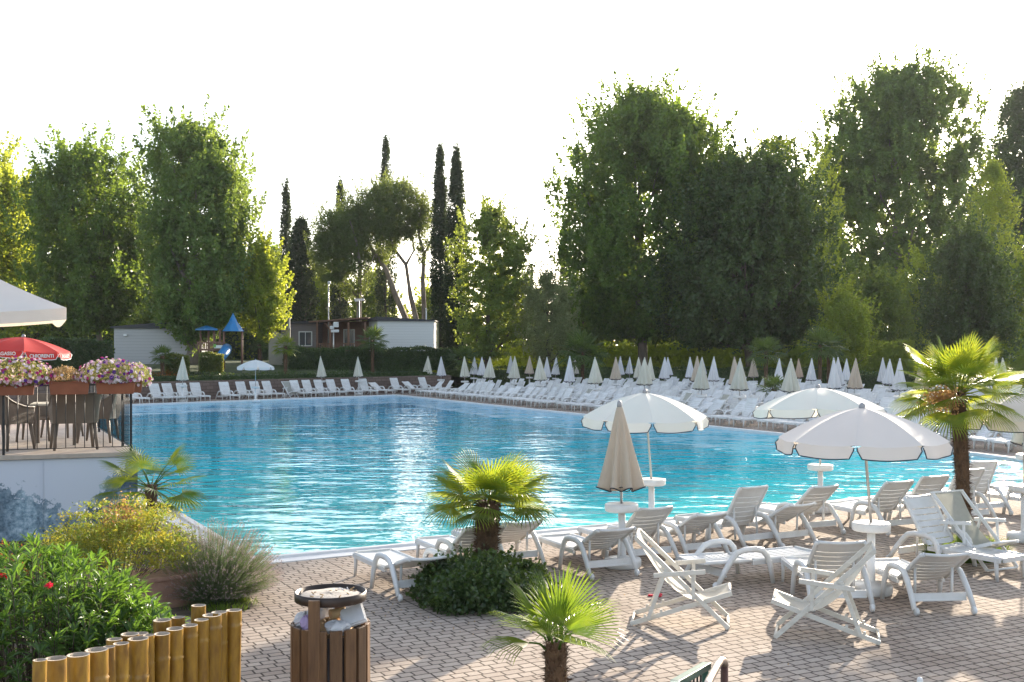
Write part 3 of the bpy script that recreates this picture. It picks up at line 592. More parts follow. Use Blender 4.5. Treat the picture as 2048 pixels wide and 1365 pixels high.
# umbrella pine: flat crown on leaning bare trunks
def pine(label, D, parts, trunks, seed):
    x0 = AT(trunks[0][0][0][0], D); gz = 2.0; root = thing('umbrella_pine', label, 'tree', (x0, D, gz), 0); m = MB()
    for (px, yt, yb, hw, n, flat) in parts:
        pos, sz, cc = crown((AT(px, D) - x0, 0), HT(yb, D) - gz, HT(yt, D) - gz, hw * D / F, flat, n, .75, 42, .24, 1.0, seed=seed, hollow=.42, ry=.8); seed += 1
        m.quads(leaf_quads(pos, sz, .35))
    m.build('crown', M['leaf_pine'], root); t_ = MB()
    for pts, r in trunks:
        P = [(AT(px, D) - x0, .3 * math.sin(i), HT(y, D) - gz) for i, (px, y) in enumerate(pts)]
        t_.tube(P, [r * (1 - .7 * i / (len(P) - 1)) for i in range(len(P))], 8)
    t_.build('trunk', M['bark_pale'], root)
FLAT = [(0, .6), (.2, .95), (.5, 1), (.8, .8), (1, .4)]
pine('wide umbrella pine with three leaning bare trunks behind the white-sided mobile home', 100,
     [(790, 368, 470, 74, 520, FLAT), (740, 385, 520, 70, 420, FLAT), (845, 395, 520, 24, 90, ROUND), (700, 420, 500, 40, 180, FLAT)],
     [([(822, 700), (812, 640), (790, 590), (772, 540), (745, 500), (720, 460)], .34), ([(835, 700), (832, 640), (820, 590), (812, 530), (790, 500), (770, 450)], .28),
      ([(848, 705), (848, 630), (845, 560), (848, 510), (838, 470), (842, 420)], .26), ([(812, 530), (828, 500), (822, 470), (815, 440)], .12), ([(848, 510), (862, 480), (868, 450)], .1)], 31)
pine('smaller umbrella pine with a straight trunk, left of the wide one above the porch', 98,
     [(665, 430, 560, 44, 260, FLAT), (705, 470, 590, 42, 180, ROUND), (650, 470, 520, 26, 90, ROUND)],
     [([(716, 700), (717, 640), (718, 580), (720, 530), (712, 480), (700, 440)], .26), ([(716, 600), (700, 575), (672, 555), (650, 510)], .12), ([(718, 560), (735, 540), (748, 510)], .1)], 41)
T('locust_tree', 'feathery light green locust tree right of the cypress pair', 982, 90, 418, 715, 82, 'leaf_locust', [(0, .75), (.3, .9), (.55, .85), (.75, 1), (.88, .6), (1, .2)], 900, .72, 36, .24, trunk=975, tr=.26, seed=16, stretch=.45, hollow=.6, limbs=14)
T('olive_tree', 'pale round tree glowing in the sun at the foot of the sky gap', 1096, 88, 548, 722, 60, 'leaf_glare', ROUND, 480, .6, 40, .17, tr=.16, seed=17)
T('plane_tree', 'largest broad tree right of the sky gap, with two pale leaning trunks', 1268, 96, 196, 700, 158, 'leaf_plane', [(194, 1240, 1330), (240, 1185, 1405), (300, 1155, 1455), (380, 1112, 1475), (450, 1102, 1480), (550, 1108, 1470), (620, 1140, 1430), (668, 1190, 1390)], 3000, 1.0, 40, .34, trunk=1285, tr=.45, bark='bark_pale', seed=18, limbs=18)
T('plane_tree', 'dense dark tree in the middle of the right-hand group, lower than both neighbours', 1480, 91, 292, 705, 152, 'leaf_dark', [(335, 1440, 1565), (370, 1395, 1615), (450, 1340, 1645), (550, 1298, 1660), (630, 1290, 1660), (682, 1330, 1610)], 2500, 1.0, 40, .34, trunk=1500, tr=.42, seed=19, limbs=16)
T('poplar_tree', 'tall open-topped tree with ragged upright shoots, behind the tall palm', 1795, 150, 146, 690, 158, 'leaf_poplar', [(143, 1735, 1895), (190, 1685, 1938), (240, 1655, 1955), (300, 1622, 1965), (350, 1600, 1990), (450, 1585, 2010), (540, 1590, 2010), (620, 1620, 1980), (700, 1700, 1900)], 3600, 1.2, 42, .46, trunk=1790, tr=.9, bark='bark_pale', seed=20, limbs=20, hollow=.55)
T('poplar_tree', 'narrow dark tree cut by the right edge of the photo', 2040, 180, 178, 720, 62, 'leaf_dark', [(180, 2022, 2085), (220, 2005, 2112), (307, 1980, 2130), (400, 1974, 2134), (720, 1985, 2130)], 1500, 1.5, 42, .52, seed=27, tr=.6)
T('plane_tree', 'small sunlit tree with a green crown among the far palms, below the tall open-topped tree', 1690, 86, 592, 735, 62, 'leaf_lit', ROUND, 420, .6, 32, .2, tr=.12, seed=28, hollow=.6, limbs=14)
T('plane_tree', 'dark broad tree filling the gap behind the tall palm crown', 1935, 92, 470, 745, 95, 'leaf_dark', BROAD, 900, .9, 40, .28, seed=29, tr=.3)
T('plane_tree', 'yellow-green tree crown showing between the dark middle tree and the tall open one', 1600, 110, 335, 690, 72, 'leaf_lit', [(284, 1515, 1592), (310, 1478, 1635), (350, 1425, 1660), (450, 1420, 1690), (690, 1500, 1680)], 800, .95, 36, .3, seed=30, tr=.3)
T('plane_tree', 'leaning pale-trunked tree at the left foot of the largest right-hand tree', 1165, 100, 575, 735, 62, 'leaf_plane', ROUND, 380, .8, 34, .26, seed=33, tr=.2, bark='bark_pale')
# lower wood behind, seen in the gaps
lowt = [(20, 108, 470, 95), (105, 112, 560, 70), (260, 110, 500, 85), (330, 100, 560, 60), (468, 112, 480, 60), (540, 118, 500, 55), (640, 118, 545, 60), (742, 122, 555, 48),
        (870, 118, 590, 60), (1035, 122, 560, 60), (1220, 120, 560, 70), (1320, 116, 600, 70), (1410, 118, 590, 75), (1520, 116, 590, 75), (1640, 118, 520, 75), (1755, 114, 560, 80), (1850, 120, 520, 80), (1960, 118, 500, 80), (2060, 112, 520, 80)]
nb = ['behind the red parasol', 'behind the awning tip', 'above the left mobile home roof', 'just left of the thick poplar trunk', 'above the blue playground roof', 'left of the thin cypress spire', 'above the porch roof',
      'between the two umbrella pines', 'behind the feet of the cypress pair', 'behind the locust tree', 'behind the two pale leaning trunks', 'right of the two pale leaning trunks', 'below the dark middle tree, left part',
      'below the dark middle tree, right part', 'left of the small sunlit tree', 'behind the small sunlit tree', 'left of the tall palm crown', 'behind the tall palm crown', 'at the right edge behind the last parasols']
lowt += [(62, 104, 400, 62), (285, 104, 430, 60), (1655, 124, 420, 60), (1985, 130, 330, 60)]
nb += ['filling the gap between the two leftmost trees', 'filling the gap left of the tallest left-bank tree', 'filling the gap left of the tall open-topped tree', 'filling the gap right of the tall open-topped tree']
for i, (px, D, yt, hw) in enumerate(lowt):
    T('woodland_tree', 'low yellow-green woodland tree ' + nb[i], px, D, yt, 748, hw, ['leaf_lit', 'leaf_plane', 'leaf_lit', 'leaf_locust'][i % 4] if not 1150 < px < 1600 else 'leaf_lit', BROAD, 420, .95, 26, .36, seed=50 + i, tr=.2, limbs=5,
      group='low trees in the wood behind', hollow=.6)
hedge('undergrowth', None, None, (-60, 100), (-8, 118), 1.9, 3.4, 2.5, M['leaf_dark'], 9000, .34, kind='stuff')
hedge('undergrowth', None, None, (-8, 106), (90, 100), 0, 3.6, 2.5, M['leaf_lit'], 13000, .36, kind='stuff')  # sunlit leaf colour paints the bright gaps below the crowns
# hedges
hx = lambda px, D: (AT(px, D), D)
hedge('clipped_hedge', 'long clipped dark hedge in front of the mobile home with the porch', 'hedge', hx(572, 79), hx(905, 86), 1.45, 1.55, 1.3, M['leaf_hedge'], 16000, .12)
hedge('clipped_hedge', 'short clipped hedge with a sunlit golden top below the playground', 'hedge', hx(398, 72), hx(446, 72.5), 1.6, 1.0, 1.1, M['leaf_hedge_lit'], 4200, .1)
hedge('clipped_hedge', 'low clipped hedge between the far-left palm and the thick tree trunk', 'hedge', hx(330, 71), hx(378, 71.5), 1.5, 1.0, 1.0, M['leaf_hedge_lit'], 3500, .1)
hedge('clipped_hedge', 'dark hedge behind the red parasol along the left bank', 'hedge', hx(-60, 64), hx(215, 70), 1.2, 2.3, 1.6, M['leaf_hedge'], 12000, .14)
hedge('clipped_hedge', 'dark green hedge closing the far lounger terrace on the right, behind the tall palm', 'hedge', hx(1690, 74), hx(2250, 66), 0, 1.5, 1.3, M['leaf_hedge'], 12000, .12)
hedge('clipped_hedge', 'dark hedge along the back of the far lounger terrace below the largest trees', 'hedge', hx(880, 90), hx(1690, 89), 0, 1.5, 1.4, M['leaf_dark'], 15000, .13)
# low planting on the bank just above the wall
hedge('ground_cover', None, None, wp(-22, 1.4), wp(24, 1.4), 1.0, .42, 1.6, M['leaf_hedge'], 9000, .11, kind='stuff')
hedge('ground_cover', None, None, wp(-6, 2.6), wp(6, 2.6), 1.15, .35, 1.2, M['nandina_red'], 1500, .09, kind='stuff')

# far palms
FP = [(325, 70, 712, 48, 27, 'fan palm on the left bank in front of the left mobile home'),
      (571, 76, 692, 26, 28, 'sunlit fan palm with a thin bent trunk beside the cream panels'),
      (745, 81, 680, 44, 36, 'fan palm in front of the white-sided mobile home, crown above the hedge'),
      (519, 78, 690, 24, 16, 'small dark palm under the small bright green tree'),
      (928, 84, 718, 40, 36, 'bushy fan palm behind the closed parasols, left of the locust trunk'),
      (1165, 80, 704, 60, 56, 'large dark spreading fan palm behind the closed parasols at the foot of the largest tree'),
      (1532, 72, 704, 50, 40, 'dark fan palm behind the closed parasols under the dark middle tree'),
      (1640, 76, 690, 40, 44, 'dark fan palm, left one of the two trunks side by side'),
      (1657, 80, 694, 40, 40, 'dark fan palm, right one of the two trunks side by side'),
      (1548, 60, 778, 22, 36, 'low stemless fan palm growing among the far loungers')]
for i, (px, D, yc, hgt, rpx, lb) in enumerate(FP):
    x = AT(px, D); gz = bankz(x, D); zc = HT(yc, D); Rl = rpx * D / F
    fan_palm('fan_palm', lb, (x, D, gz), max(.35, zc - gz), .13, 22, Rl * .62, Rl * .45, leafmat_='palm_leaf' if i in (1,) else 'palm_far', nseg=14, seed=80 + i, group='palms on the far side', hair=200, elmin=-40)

# ------------------------------------------------------------------ buildings on the bank
def prism(m, pts, z0, ztop, mi=0):
    """vertical prism over a plan polygon, ztop per corner"""
    k = len(pts); V = [(x, y, z0) for x, y in pts] + [(x, y, z) for (x, y), z in zip(pts, ztop)]
    m.add(V, [(i, (i + 1) % k, k + (i + 1) % k, k + i) for i in range(k)] + [tuple(range(k, 2 * k)), tuple(range(k))[::-1]], mi); return m
def win(name, parent, x, y, z, w_, h_, rz=0, frame=.07):
    m = MB(); f = frame
    for dx, dz, a, b in ((0, h_ / 2, w_ + f, f), (0, -h_ / 2, w_ + f, f), (-w_ / 2, 0, f, h_ - f), (w_ / 2, 0, f, h_ - f), (0, 0, f * .6, h_ - f)):
        m.box((dx, 0, dz), (a, .08, b))
    o = m.build(name, M['paint_white'], parent); o.location = (x, y, z); o.rotation_euler[2] = rz
    p = MB(); p.box((0, .02, 0), (w_, .03, h_)); p.build('pane', M['glass'], o); return o
# left mobile home
D0 = 77; gz = 2.0
hm = thing('mobile_home', 'pale grey-sided mobile home with a low dark roof, half hidden behind the thick poplar trunk', 'mobile home', (AT(228, D0), D0, gz - .1))
X2 = AT(372, D0) - AT(228, D0); m = MB(); za, zb_ = HT(657, D0) - gz + .1, HT(647, D0) - gz + .1
prism(m, [(0, 0), (X2, .8), (X2 - .5, 8), (-1.0, 7)], 0, [za, zb_ + .1, zb_, za - .2]); m.build('wall', M['siding_grey'], hm)
m = MB(); e = .18; prism(m, [(-e, -e), (X2 + e, .8 - e), (X2 - .4, 8.2), (-1.2, 7.2)], za, [za + .12, zb_ + .24, zb_ + .1, za])
m.build('roof', M['roofing'], hm)
w_ = win('window', hm, -.55, 3.3, 1.25, 1.3, 1.0, rad(98))
m = MB(); m.box((.75, .02, za - .45), (.22, .12, .12)); m.build('wall_lamp', M['paint_white'], hm)
# right mobile home: mauve side, porch, white side
D1 = 87
hm = thing('mobile_home', 'long mobile home with mauve siding, a timber porch and a white-sided right wing', 'mobile home', (AT(560, D1), D1, gz - .1))
px1 = lambda p, d=D1: (p - 560) * D1 / F
def zz(y, d=D1): return HT(y, d) - gz + .1
m = MB(); prism(m, [(px1(562), 0), (px1(634), 0), (px1(634), 6), (px1(562), 6)], 0, [zz(648), zz(644), zz(644), zz(648)]); m.build('mauve_wall', M['siding_mauve'], hm)
m = MB(); prism(m, [(px1(560), -.25), (px1(636), -.25), (px1(636), 6.2), (px1(560), 6.2)], zz(648) + .01, [zz(645), zz(641.5), zz(641.5), zz(645)]); m.build('left_roof', M['roofing'], hm)
win('window', hm, px1(611), -.03, zz(678), .95, 1.05); win('window', hm, px1(689), 2.5 - .04, zz(676), .8, 1.3)
m = MB(); prism(m, [(px1(758), -1.0), (px1(868), -.2), (px1(868), 6), (px1(740), 6), (px1(736), .6)], 0, [zz(637), zz(643), zz(643), zz(640), zz(640)]); m.build('white_wing_wall', M['siding_white'], hm)
m = MB(); prism(m, [(px1(757), -1.2), (px1(870), -.4), (px1(870), 6.2), (px1(738), 6.2), (px1(733), .5)], zz(643), [zz(634.5), zz(640.5), zz(640), zz(637), zz(637)]); m.build('wing_roof', M['roofing'], hm)
m = MB(); prism(m, [(px1(634), 2.5), (px1(738), 2.5), (px1(738), 6), (px1(634), 6)], 0, [zz(645), zz(640), zz(640), zz(645)]); m.build('porch_back_wall', M['porchwood'], hm)
m = MB(); prism(m, [(px1(622), -1.0), (px1(737), -1.0), (px1(737), 3), (px1(622), 3)], zz(646), [zz(643.5), zz(635), zz(635), zz(643.5)])
V = m.v[-1]; V[1][2] = V[2][2] = zz(638); m.build('porch_roof', M['porchwood'], hm)
for p in (638, 664, 700, 733):
    m = MB(); m.box((px1(p), -.8, zz(680) / 2 + .62), (.14, .14, zz(644)))
    if p == 664: m.beam((px1(p), -.8, zz(662)), (px1(654), -.8, zz(647)), .1, .1)
    m.build('porch_post', M['porchwood'], hm)
m = MB(); m.box((px1(686), -.85, zz(688)), (px1(733) - px1(638), .08, .08)); m.box((px1(686), -.85, zz(702)), (px1(733) - px1(638), .08, .08))
for i in range(22): m.box((px1(638) + (px1(733) - px1(638)) * i / 21, -.85, zz(695)), (.06, .05, zz(688) - zz(702)))
m.build('porch_rail', M['porchwood'], hm)
m = MB()
prism(m, [(-.55, 0), (.35, .5), (.35, .6), (-.55, .1)], 0, [2.62, 2.25, 2.25, 2.62]); prism(m, [(.35, .5), (.95, 0), (.95, .1), (.35, .6)], 0, [2.25, 2.75, 2.75, 2.25])
o = m.build('outdoor_shower', M['cream_wall']); o.location = (AT(553, 80), 80, 1.75); tag(o, 'two cream upright panels with a V-shaped top beside the mauve mobile home', 'shower screen')
m = MB(); m.tube([(.8, .3, 0), (.8, .3, 3.4)], .09, 10); m.box((.8, .3, 3.43), (.34, .34, .07)); m.build('flue_pipe', M['cream_wall'], o)
# poles and lamps
def pole(name, label, px, D, ytop, heads, r=.05, mat='metal', gz_=None):
    g_ = bankz(AT(px, D), D) if gz_ is None else gz_
    o = thing(name, label, 'lamp post', (AT(px, D), D, g_)); m = MB(); h = HT(ytop, D) - g_; m.tube([(0, 0, 0), (0, 0, h)], [r * 1.3, r * .8], 8); m.build('pole', M[mat], o)
    for dx, dz, sx, sz in heads:
        m = MB(); m.box((dx, -.1, h + dz), (sx, .22, sz), M4=Matrix.Rotation(rad(12), 4, 'X')); m.beam((0, 0, h + dz), (dx, -.05, h + dz), .04, .04); m.build('floodlight', M['paint_white'], o, bevel=.015)
pole('lamp_post', 'tall thin grey post with one small white camera box on top, above the porch roof', 657, 88, 566, [(.08, 0, .22, .2)])
pole('lamp_post', 'shorter post with a cluster of pale floodlights standing in front of the porch', 667, 82, 647, [(.2, -.1, .34, .34), (-.1, -.3, .26, .2), (.12, -.55, .55, .16)])
pole('lamp_post', 'post with a flat white disc-shaped lamp in front of the pine trunk', 718, 90, 600, [(.05, 0, .75, .12), (-.15, -.08, .3, .1)], mat='green_metal')
pole('lamp_post', 'bare white pipe beside the right end of the white-sided mobile home', 852.5, 90, 618, [(.0, 0, .1, .06)], .06, 'paint_white')
# playground
Dp = 75; g0 = 1.9
pg = thing('playground_tower', 'wooden climbing tower with blue roofs and a blue slide on the left bank', 'playground', (AT(440, Dp), Dp, g0)); pp = lambda p: (p - 440) * Dp / F
zq = lambda y: HT(y, Dp) - g0
m = MB(); m.lathe([(pp(488) - pp(466), zq(663)), (pp(486) - pp(466), zq(660)), (.30, zq(645)), (.02, zq(627))], 8, (pp(466), 0, 0), sm=False); m.build('cone_roof', M['playblue'], pg)
m = MB(); m.lathe([(.75, zq(661)), (.72, zq(658)), (.1, zq(652))], 4, (pp(413), 0, 0), sm=False); m.build('flat_roof', M['playblue'], pg)
for p in (398, 414, 428, 440, 448, 484):
    m = MB(); m.tube([(pp(p), .4 * ((p // 2) % 2), -.2), (pp(p), .4 * ((p // 2) % 2), zq(659))], .075, 8); m.build('post', M['porchwood'], pg)
m = MB(); m.box((pp(422), .3, zq(700)), (pp(448) - pp(397), 1.2, .12)); m.build('platform', M['porchwood'], pg)
m = MB()
for i in range(15): m.box((pp(398) + (pp(447) - pp(398)) * i / 14, -.3, zq(693)), (.07, .05, .55))
m.box((pp(422), -.3, zq(685)), (pp(448) - pp(397), .06, .08)); m.build('balustrade', M['porchwood'], pg)
m = MB(); P = [(pp(455), -.2, zq(697)), (pp(457), -.8, zq(702)), (pp(452), -1.5, zq(716)), (pp(447), -2.0, zq(727))]; m.tube(P, .33, 12); m.build('slide', M['playblue'], pg)
m = MB(); m.box((pp(440), -.42, zq(694)), (.55, .04, .2)); s_ = m.build('sign_board', M['sign'], pg); m = MB(); m.box((pp(433), -.44, zq(692)), (.16, .02, .22)); m.build('green_panel', M['sign_green'], s_)

# ------------------------------------------------------------------ sun lounger
def panel(m, y0, z0, ang, length, width, nsl, top=.12, cz=.03, th=.022, bend=0):
    """slotted resin panel along the direction ang (0 flat, pointing to -y when backrest)"""
    ca, sa = math.cos(ang), math.sin(ang); hw = width / 2
    def P(u, s, t):                                             # u across, s along, t up from surface
        curve = -cz * (1 - (u / hw) ** 2) + bend * math.sin(math.pi * s / length)
        return (u, y0 + (-ca * s + sa * 0) - sa * 0 + (sa * (t + curve)), z0 + sa * s + ca * (t + curve))
    slot = .014; usable = length - top - .03; pitch = usable / nsl
    spans = [(.0, .03 + pitch * .5)] + [(.03 + pitch * (i + .5) + slot, .03 + pitch * (i + 1.5)) for i in range(nsl - 1)] + [(.03 + pitch * (nsl - .5) + slot, length)]
    us = np.linspace(-hw + .055, hw - .055, 7)
    def slab(u0, u1, s0, s1, nu):
        U = np.linspace(u0, u1, nu + 1); V = [P(u, s, t) for t in (0, -th) for s in (s0, s1) for u in U]; k = nu + 1; f = []
        for i in range(nu):
            f += [(i, i + 1, k + i + 1, k + i), (2 * k + i + 1, 2 * k + i, 3 * k + i, 3 * k + i + 1), (i + 1, i, 2 * k + i, 2 * k + i + 1), (k + i, k + i + 1, 3 * k + i + 1, 3 * k + i)]
        f += [(0, k, 3 * k, 2 * k), (k - 1, 2 * k + k - 1, 3 * k + k - 1, k + k - 1)]; m.add(V, f)
    for s0, s1 in spans: slab(us[0], us[-1], s0, s1, 6)
    for sg in (-1, 1):                                          # side rails: rounded, deeper
        path = [P(sg * (hw - .028), s, -.012) for s in np.linspace(.02, length - .06, 7)] + [P(sg * (hw - .05), length - .015, -.012)]
        m.tube(path, .03, 8, fl=.9, up=(1, 0, 0))
    m.tube([P(u, length - .018, -.012) for u in np.linspace(-hw + .05, hw - .05, 5)], .022, 8)
def lounger(angle, merged=False):
    W = .70; root = thing('sun_lounger', 'x', 'sun lounger', (0, 0, -50))
    o = root; K = {}
    m = MB(); panel(m, 1.06, .335, 0, 1.16, .60, 8, top=.05, cz=.012)
    for s in (-1, 1): m.beam((s * .29, -.12, .30), (s * .29, 1.05, .30), .035, .06)
    m.box((0, 1.07, .315), (.50, .035, .075)); m.box((0, .2, .29), (.58, .05, .04)); K['seat'] = m
    m = MB(); panel(m, -.13, .35, angle, .80, .64, 6, top=.17, cz=.03); K['backrest'] = m
    arms = []
    for s in (-1, 1):
        m = MB(); x = s * .35
        path = [(x + s * .02, .16, .0), (x + s * .012, .12, .25), (x, .07, .40), (x, .0, .475), (x, -.12, .505), (x, -.30, .505), (x, -.42, .475), (x, -.50, .40), (x + s * .008, -.62, .25), (x + s * .015, -.74, .06)]
        m.tube(path, [.032, .038, .042, .043, .043, .043, .043, .043, .040, .036], 10, fl=.8, up=(s, 0, 0))
        m.box((x, .12, .30), (.05, .06, .05)); arms.append(m)
    K['arms'] = arms
    wh = []
    for s in (-1, 1):
        m = MB(); x = s * .35; m.lathe([(.0, -.022), (.042, -.022), (.05, -.012), (.05, .012), (.042, .022), (0, .022)], 14)
        for v in m.v: a = v.copy(); v[:, 0] = a[:, 2] + x; v[:, 1] = a[:, 0] - .76; v[:, 2] = a[:, 1] + .05
        wh.append(m)
    legs = []
    for s in (-1, 1):
        m = MB(); m.tube([(s * .285, .98, .32), (s * .285, .985, .18), (s * .29, 1.0, 0)], [.036, .03, .024], 8, fl=.8, up=(1, 0, 0)); legs.append(m)
    m = MB(); m.box((0, -.60, .20), (.66, .03, .085)); m.box((0, -.60, .155), (.66, .055, .02)); cross = m
    pr = []
    ca, sa = math.cos(angle), math.sin(angle); sp = .40
    for s in (-1, 1):
        if angle > rad(8):
            m = MB(); a = (s * .23, -.13 - ca * sp, .33 + sa * sp); b = (s * .23, -.55, .17); 
            b = (s * .23, -.13 - ca * sp * .6 - .12, .13); m.tube([a, b], .017, 6, up=(1, 0, 0)); pr.append(m)
    if merged:
        q = MB()
        for mm in [K['seat']] + arms + legs + [cross] + pr + wh:
            b = q.n; q.v += mm.v; q.n += mm.n; q.f += [([b + i for i in f], a, c) for f, a, c in mm.f]
        q.build('frame', M['plastic'], o)
        K['backrest'].build('backrest', M['plastic'], o)
    else:
        K['seat'].build('seat', M['plastic'], o); K['backrest'].build('backrest', M['plastic'], o)
        for a, wl in zip(arms, wh): ao = a.build('armrest', M['plastic'], o); wl.build('wheel', M['plastic'], ao)
        for a in legs: a.build('leg', M['plastic'], o)
        cross.build('crossbar', M['plastic'], o)
        for a in pr: a.build('prop', M['plastic'], o)
    return root
def drop(o):
    for c in list(o.children): 
        for g in list(c.children): bpy.data.objects.remove(g)
        bpy.data.objects.remove(c)
    bpy.data.objects.remove(o)
PN = {a: lounger(rad(a)) for a in (2, 18, 26, 30, 34, 44, 50, 54, 60, 66)}
PF = {a: lounger(rad(a), True) for a in (20, 34, 46, 56, 64)}
near = [  # rear-axle centre x, y, heading, angle, label
 (-1.08, 14.33, (-.45, .89), 18, 'lounger with its back lowered almost flat, leftmost one, touching the round shrub'),
 (-.35, 15.46, (-.45, .89), 34, 'lounger half hidden behind the centre palm trunk, left of the round shrub top'),
 (.145, 16.23, (-.45, .89), 30, 'lounger just right of the centre palm trunk, at the poolside'),
 (1.40, 15.62, (-.42, .91), 30, 'low-backed lounger right above the small front palm, beside the closed parasol base'),
 (2.10, 16.55, (-.45, .89), 44, 'upright-backed lounger between the closed parasol and the cream deckchair top'),
 (2.91, 17.01, (-.45, .89), 30, 'low-backed lounger behind the flat lounger armrests'),
 (3.88, 17.80, (-.5, .87), 60, 'steepest-backed lounger in the middle, its back against the blue water'),
 (4.49, 18.04, (-.48, .88), 30, 'low-backed lounger right of the steepest middle one'),
 (5.22, 19.10, (-.45, .89), 44, 'lounger by the water just left of the near open parasol pole'),
 (6.59, 19.28, (-.42, .91), 50, 'lounger just right of the near open parasol table, closest to it'),
 (7.40, 19.75, (-.42, .91), 54, 'lounger left of the tall palm trunk, by the water'),
 (8.30, 20.40, (-.35, .94), 60, 'lounger whose back is cut by the tall palm trunk'),
 (8.95, 21.35, (-.30, .95), 66, 'upright-backed lounger just right of the tall palm trunk, nearest the water'),
 (10.1, 21.2, (-.55, .83), 34, 'lounger cut by the right edge of the photo, on the sunny paving by the water'),
 (2.48, 15.21, (.89, .45), 2, 'lounger laid completely flat beside the cream deckchair'),
 (3.93, 13.62, (-.03, 1), 44, 'lounger in front of the near parasol pole, behind the folded-leg deckchair'),
 (5.07, 13.46, (-.10, 1), 34, 'lounger nearest the lower right corner with its slotted back to the viewer'),
 (5.83, 17.05, (.5, -.87), 60, 'lounger turned towards the viewer, its high back behind the near parasol table')]
usedN = set()
for x, y, h, a, lb in near:
    c = copy_tree(PN[a], (x - h[0] * -.76, y - h[1] * -.76, 0), heading(*h) + rad(R.uniform(-1.5, 1.5)), 'white plastic ' + lb if len(lb.split()) <= 14 else lb, 'white loungers on the near side of the pool'); c.scale[2] = .93
for a in PN: drop(PN[a])
# far left row, backs to the wall
E = Vector((.714, .700)); cnt = 0
def placefar(x, y, hx_, hy_, a, lb, grp, z=0):
    return copy_tree(PF[a], (x, y, z), heading(hx_, hy_) + rad(R.uniform(-6, 6)), lb, grp)
def edgepoint(px, offs):                                   # on a line parallel to the far-left pool edge
    k = (px - CX) / F; A = Vector((-20.4, 62.7)) + WN * offs
    # A.x + .714u = k (A.y + .70u)
    u = (k * A.y - A.x) / (.714 - .70 * k); return A.x + .714 * u, A.y + .70 * u
rowL = [276, 322, 348, 375, 402, 460, 494, 522, 547, 602, 626, 650, 674, 704, 738, 765, 801, 832, 858]
for i, px in enumerate(rowL):
    x, y = edgepoint(px - 6, 1.75)
    placefar(x, y, .70, -.714, 34 if i in (15, 17) else 64, 'white lounger, %s from the left in the row against the brown wall' % ordw(i + 1), 'loungers against the retaining wall')
# terrace on the far right: rows parallel to the pool edge
e = Vector((.456, -.89)); nn = Vector((.89, .456)); O = Vector((-7.6, 75.1))
bound = [(-5.5, 85), (9, 88), (17, 83), (22, 67), (28, 63), (60, 50)]
def inside(x, y):
    bx, by = zip(*bound); lim = np.interp(x, bx, by); return y < lim
parsolspots = []
tot = 0
for rw in range(10):
    s_ = 1.2 + (rw % 3) * .3; j = 0
    t = 2.15 + 2.62 * rw; i = 0
    while s_ < 47:
        p = O + e * s_ + nn * (t + R.uniform(-.12, .12)); 
        if abs(p.x) < .4444 * p.y + .6 and inside(p.x, p.y) and p.y > 30:
            bulge = 0
            if not (rw > 2 and R.random() < .10):
                j += 1; tot += 1
                placefar(p.x + bulge, p.y, -.89, -.456, R.choice([34, 46, 56, 56, 64, 64, 64] if rw else [34, 46, 46, 56, 56, 64, 20]),
                         'white lounger, %s from the left in the %s row behind the right-hand pool edge' % (ordw(j), ORD[rw]), 'loungers on the far right terrace')
        i += 1; s_ += (.80 if rw == 0 else .86) * (1 + (i % 3 == 0) * .75) + R.uniform(0, .08)
print('far loungers', tot)
for a in PF: drop(PF[a])

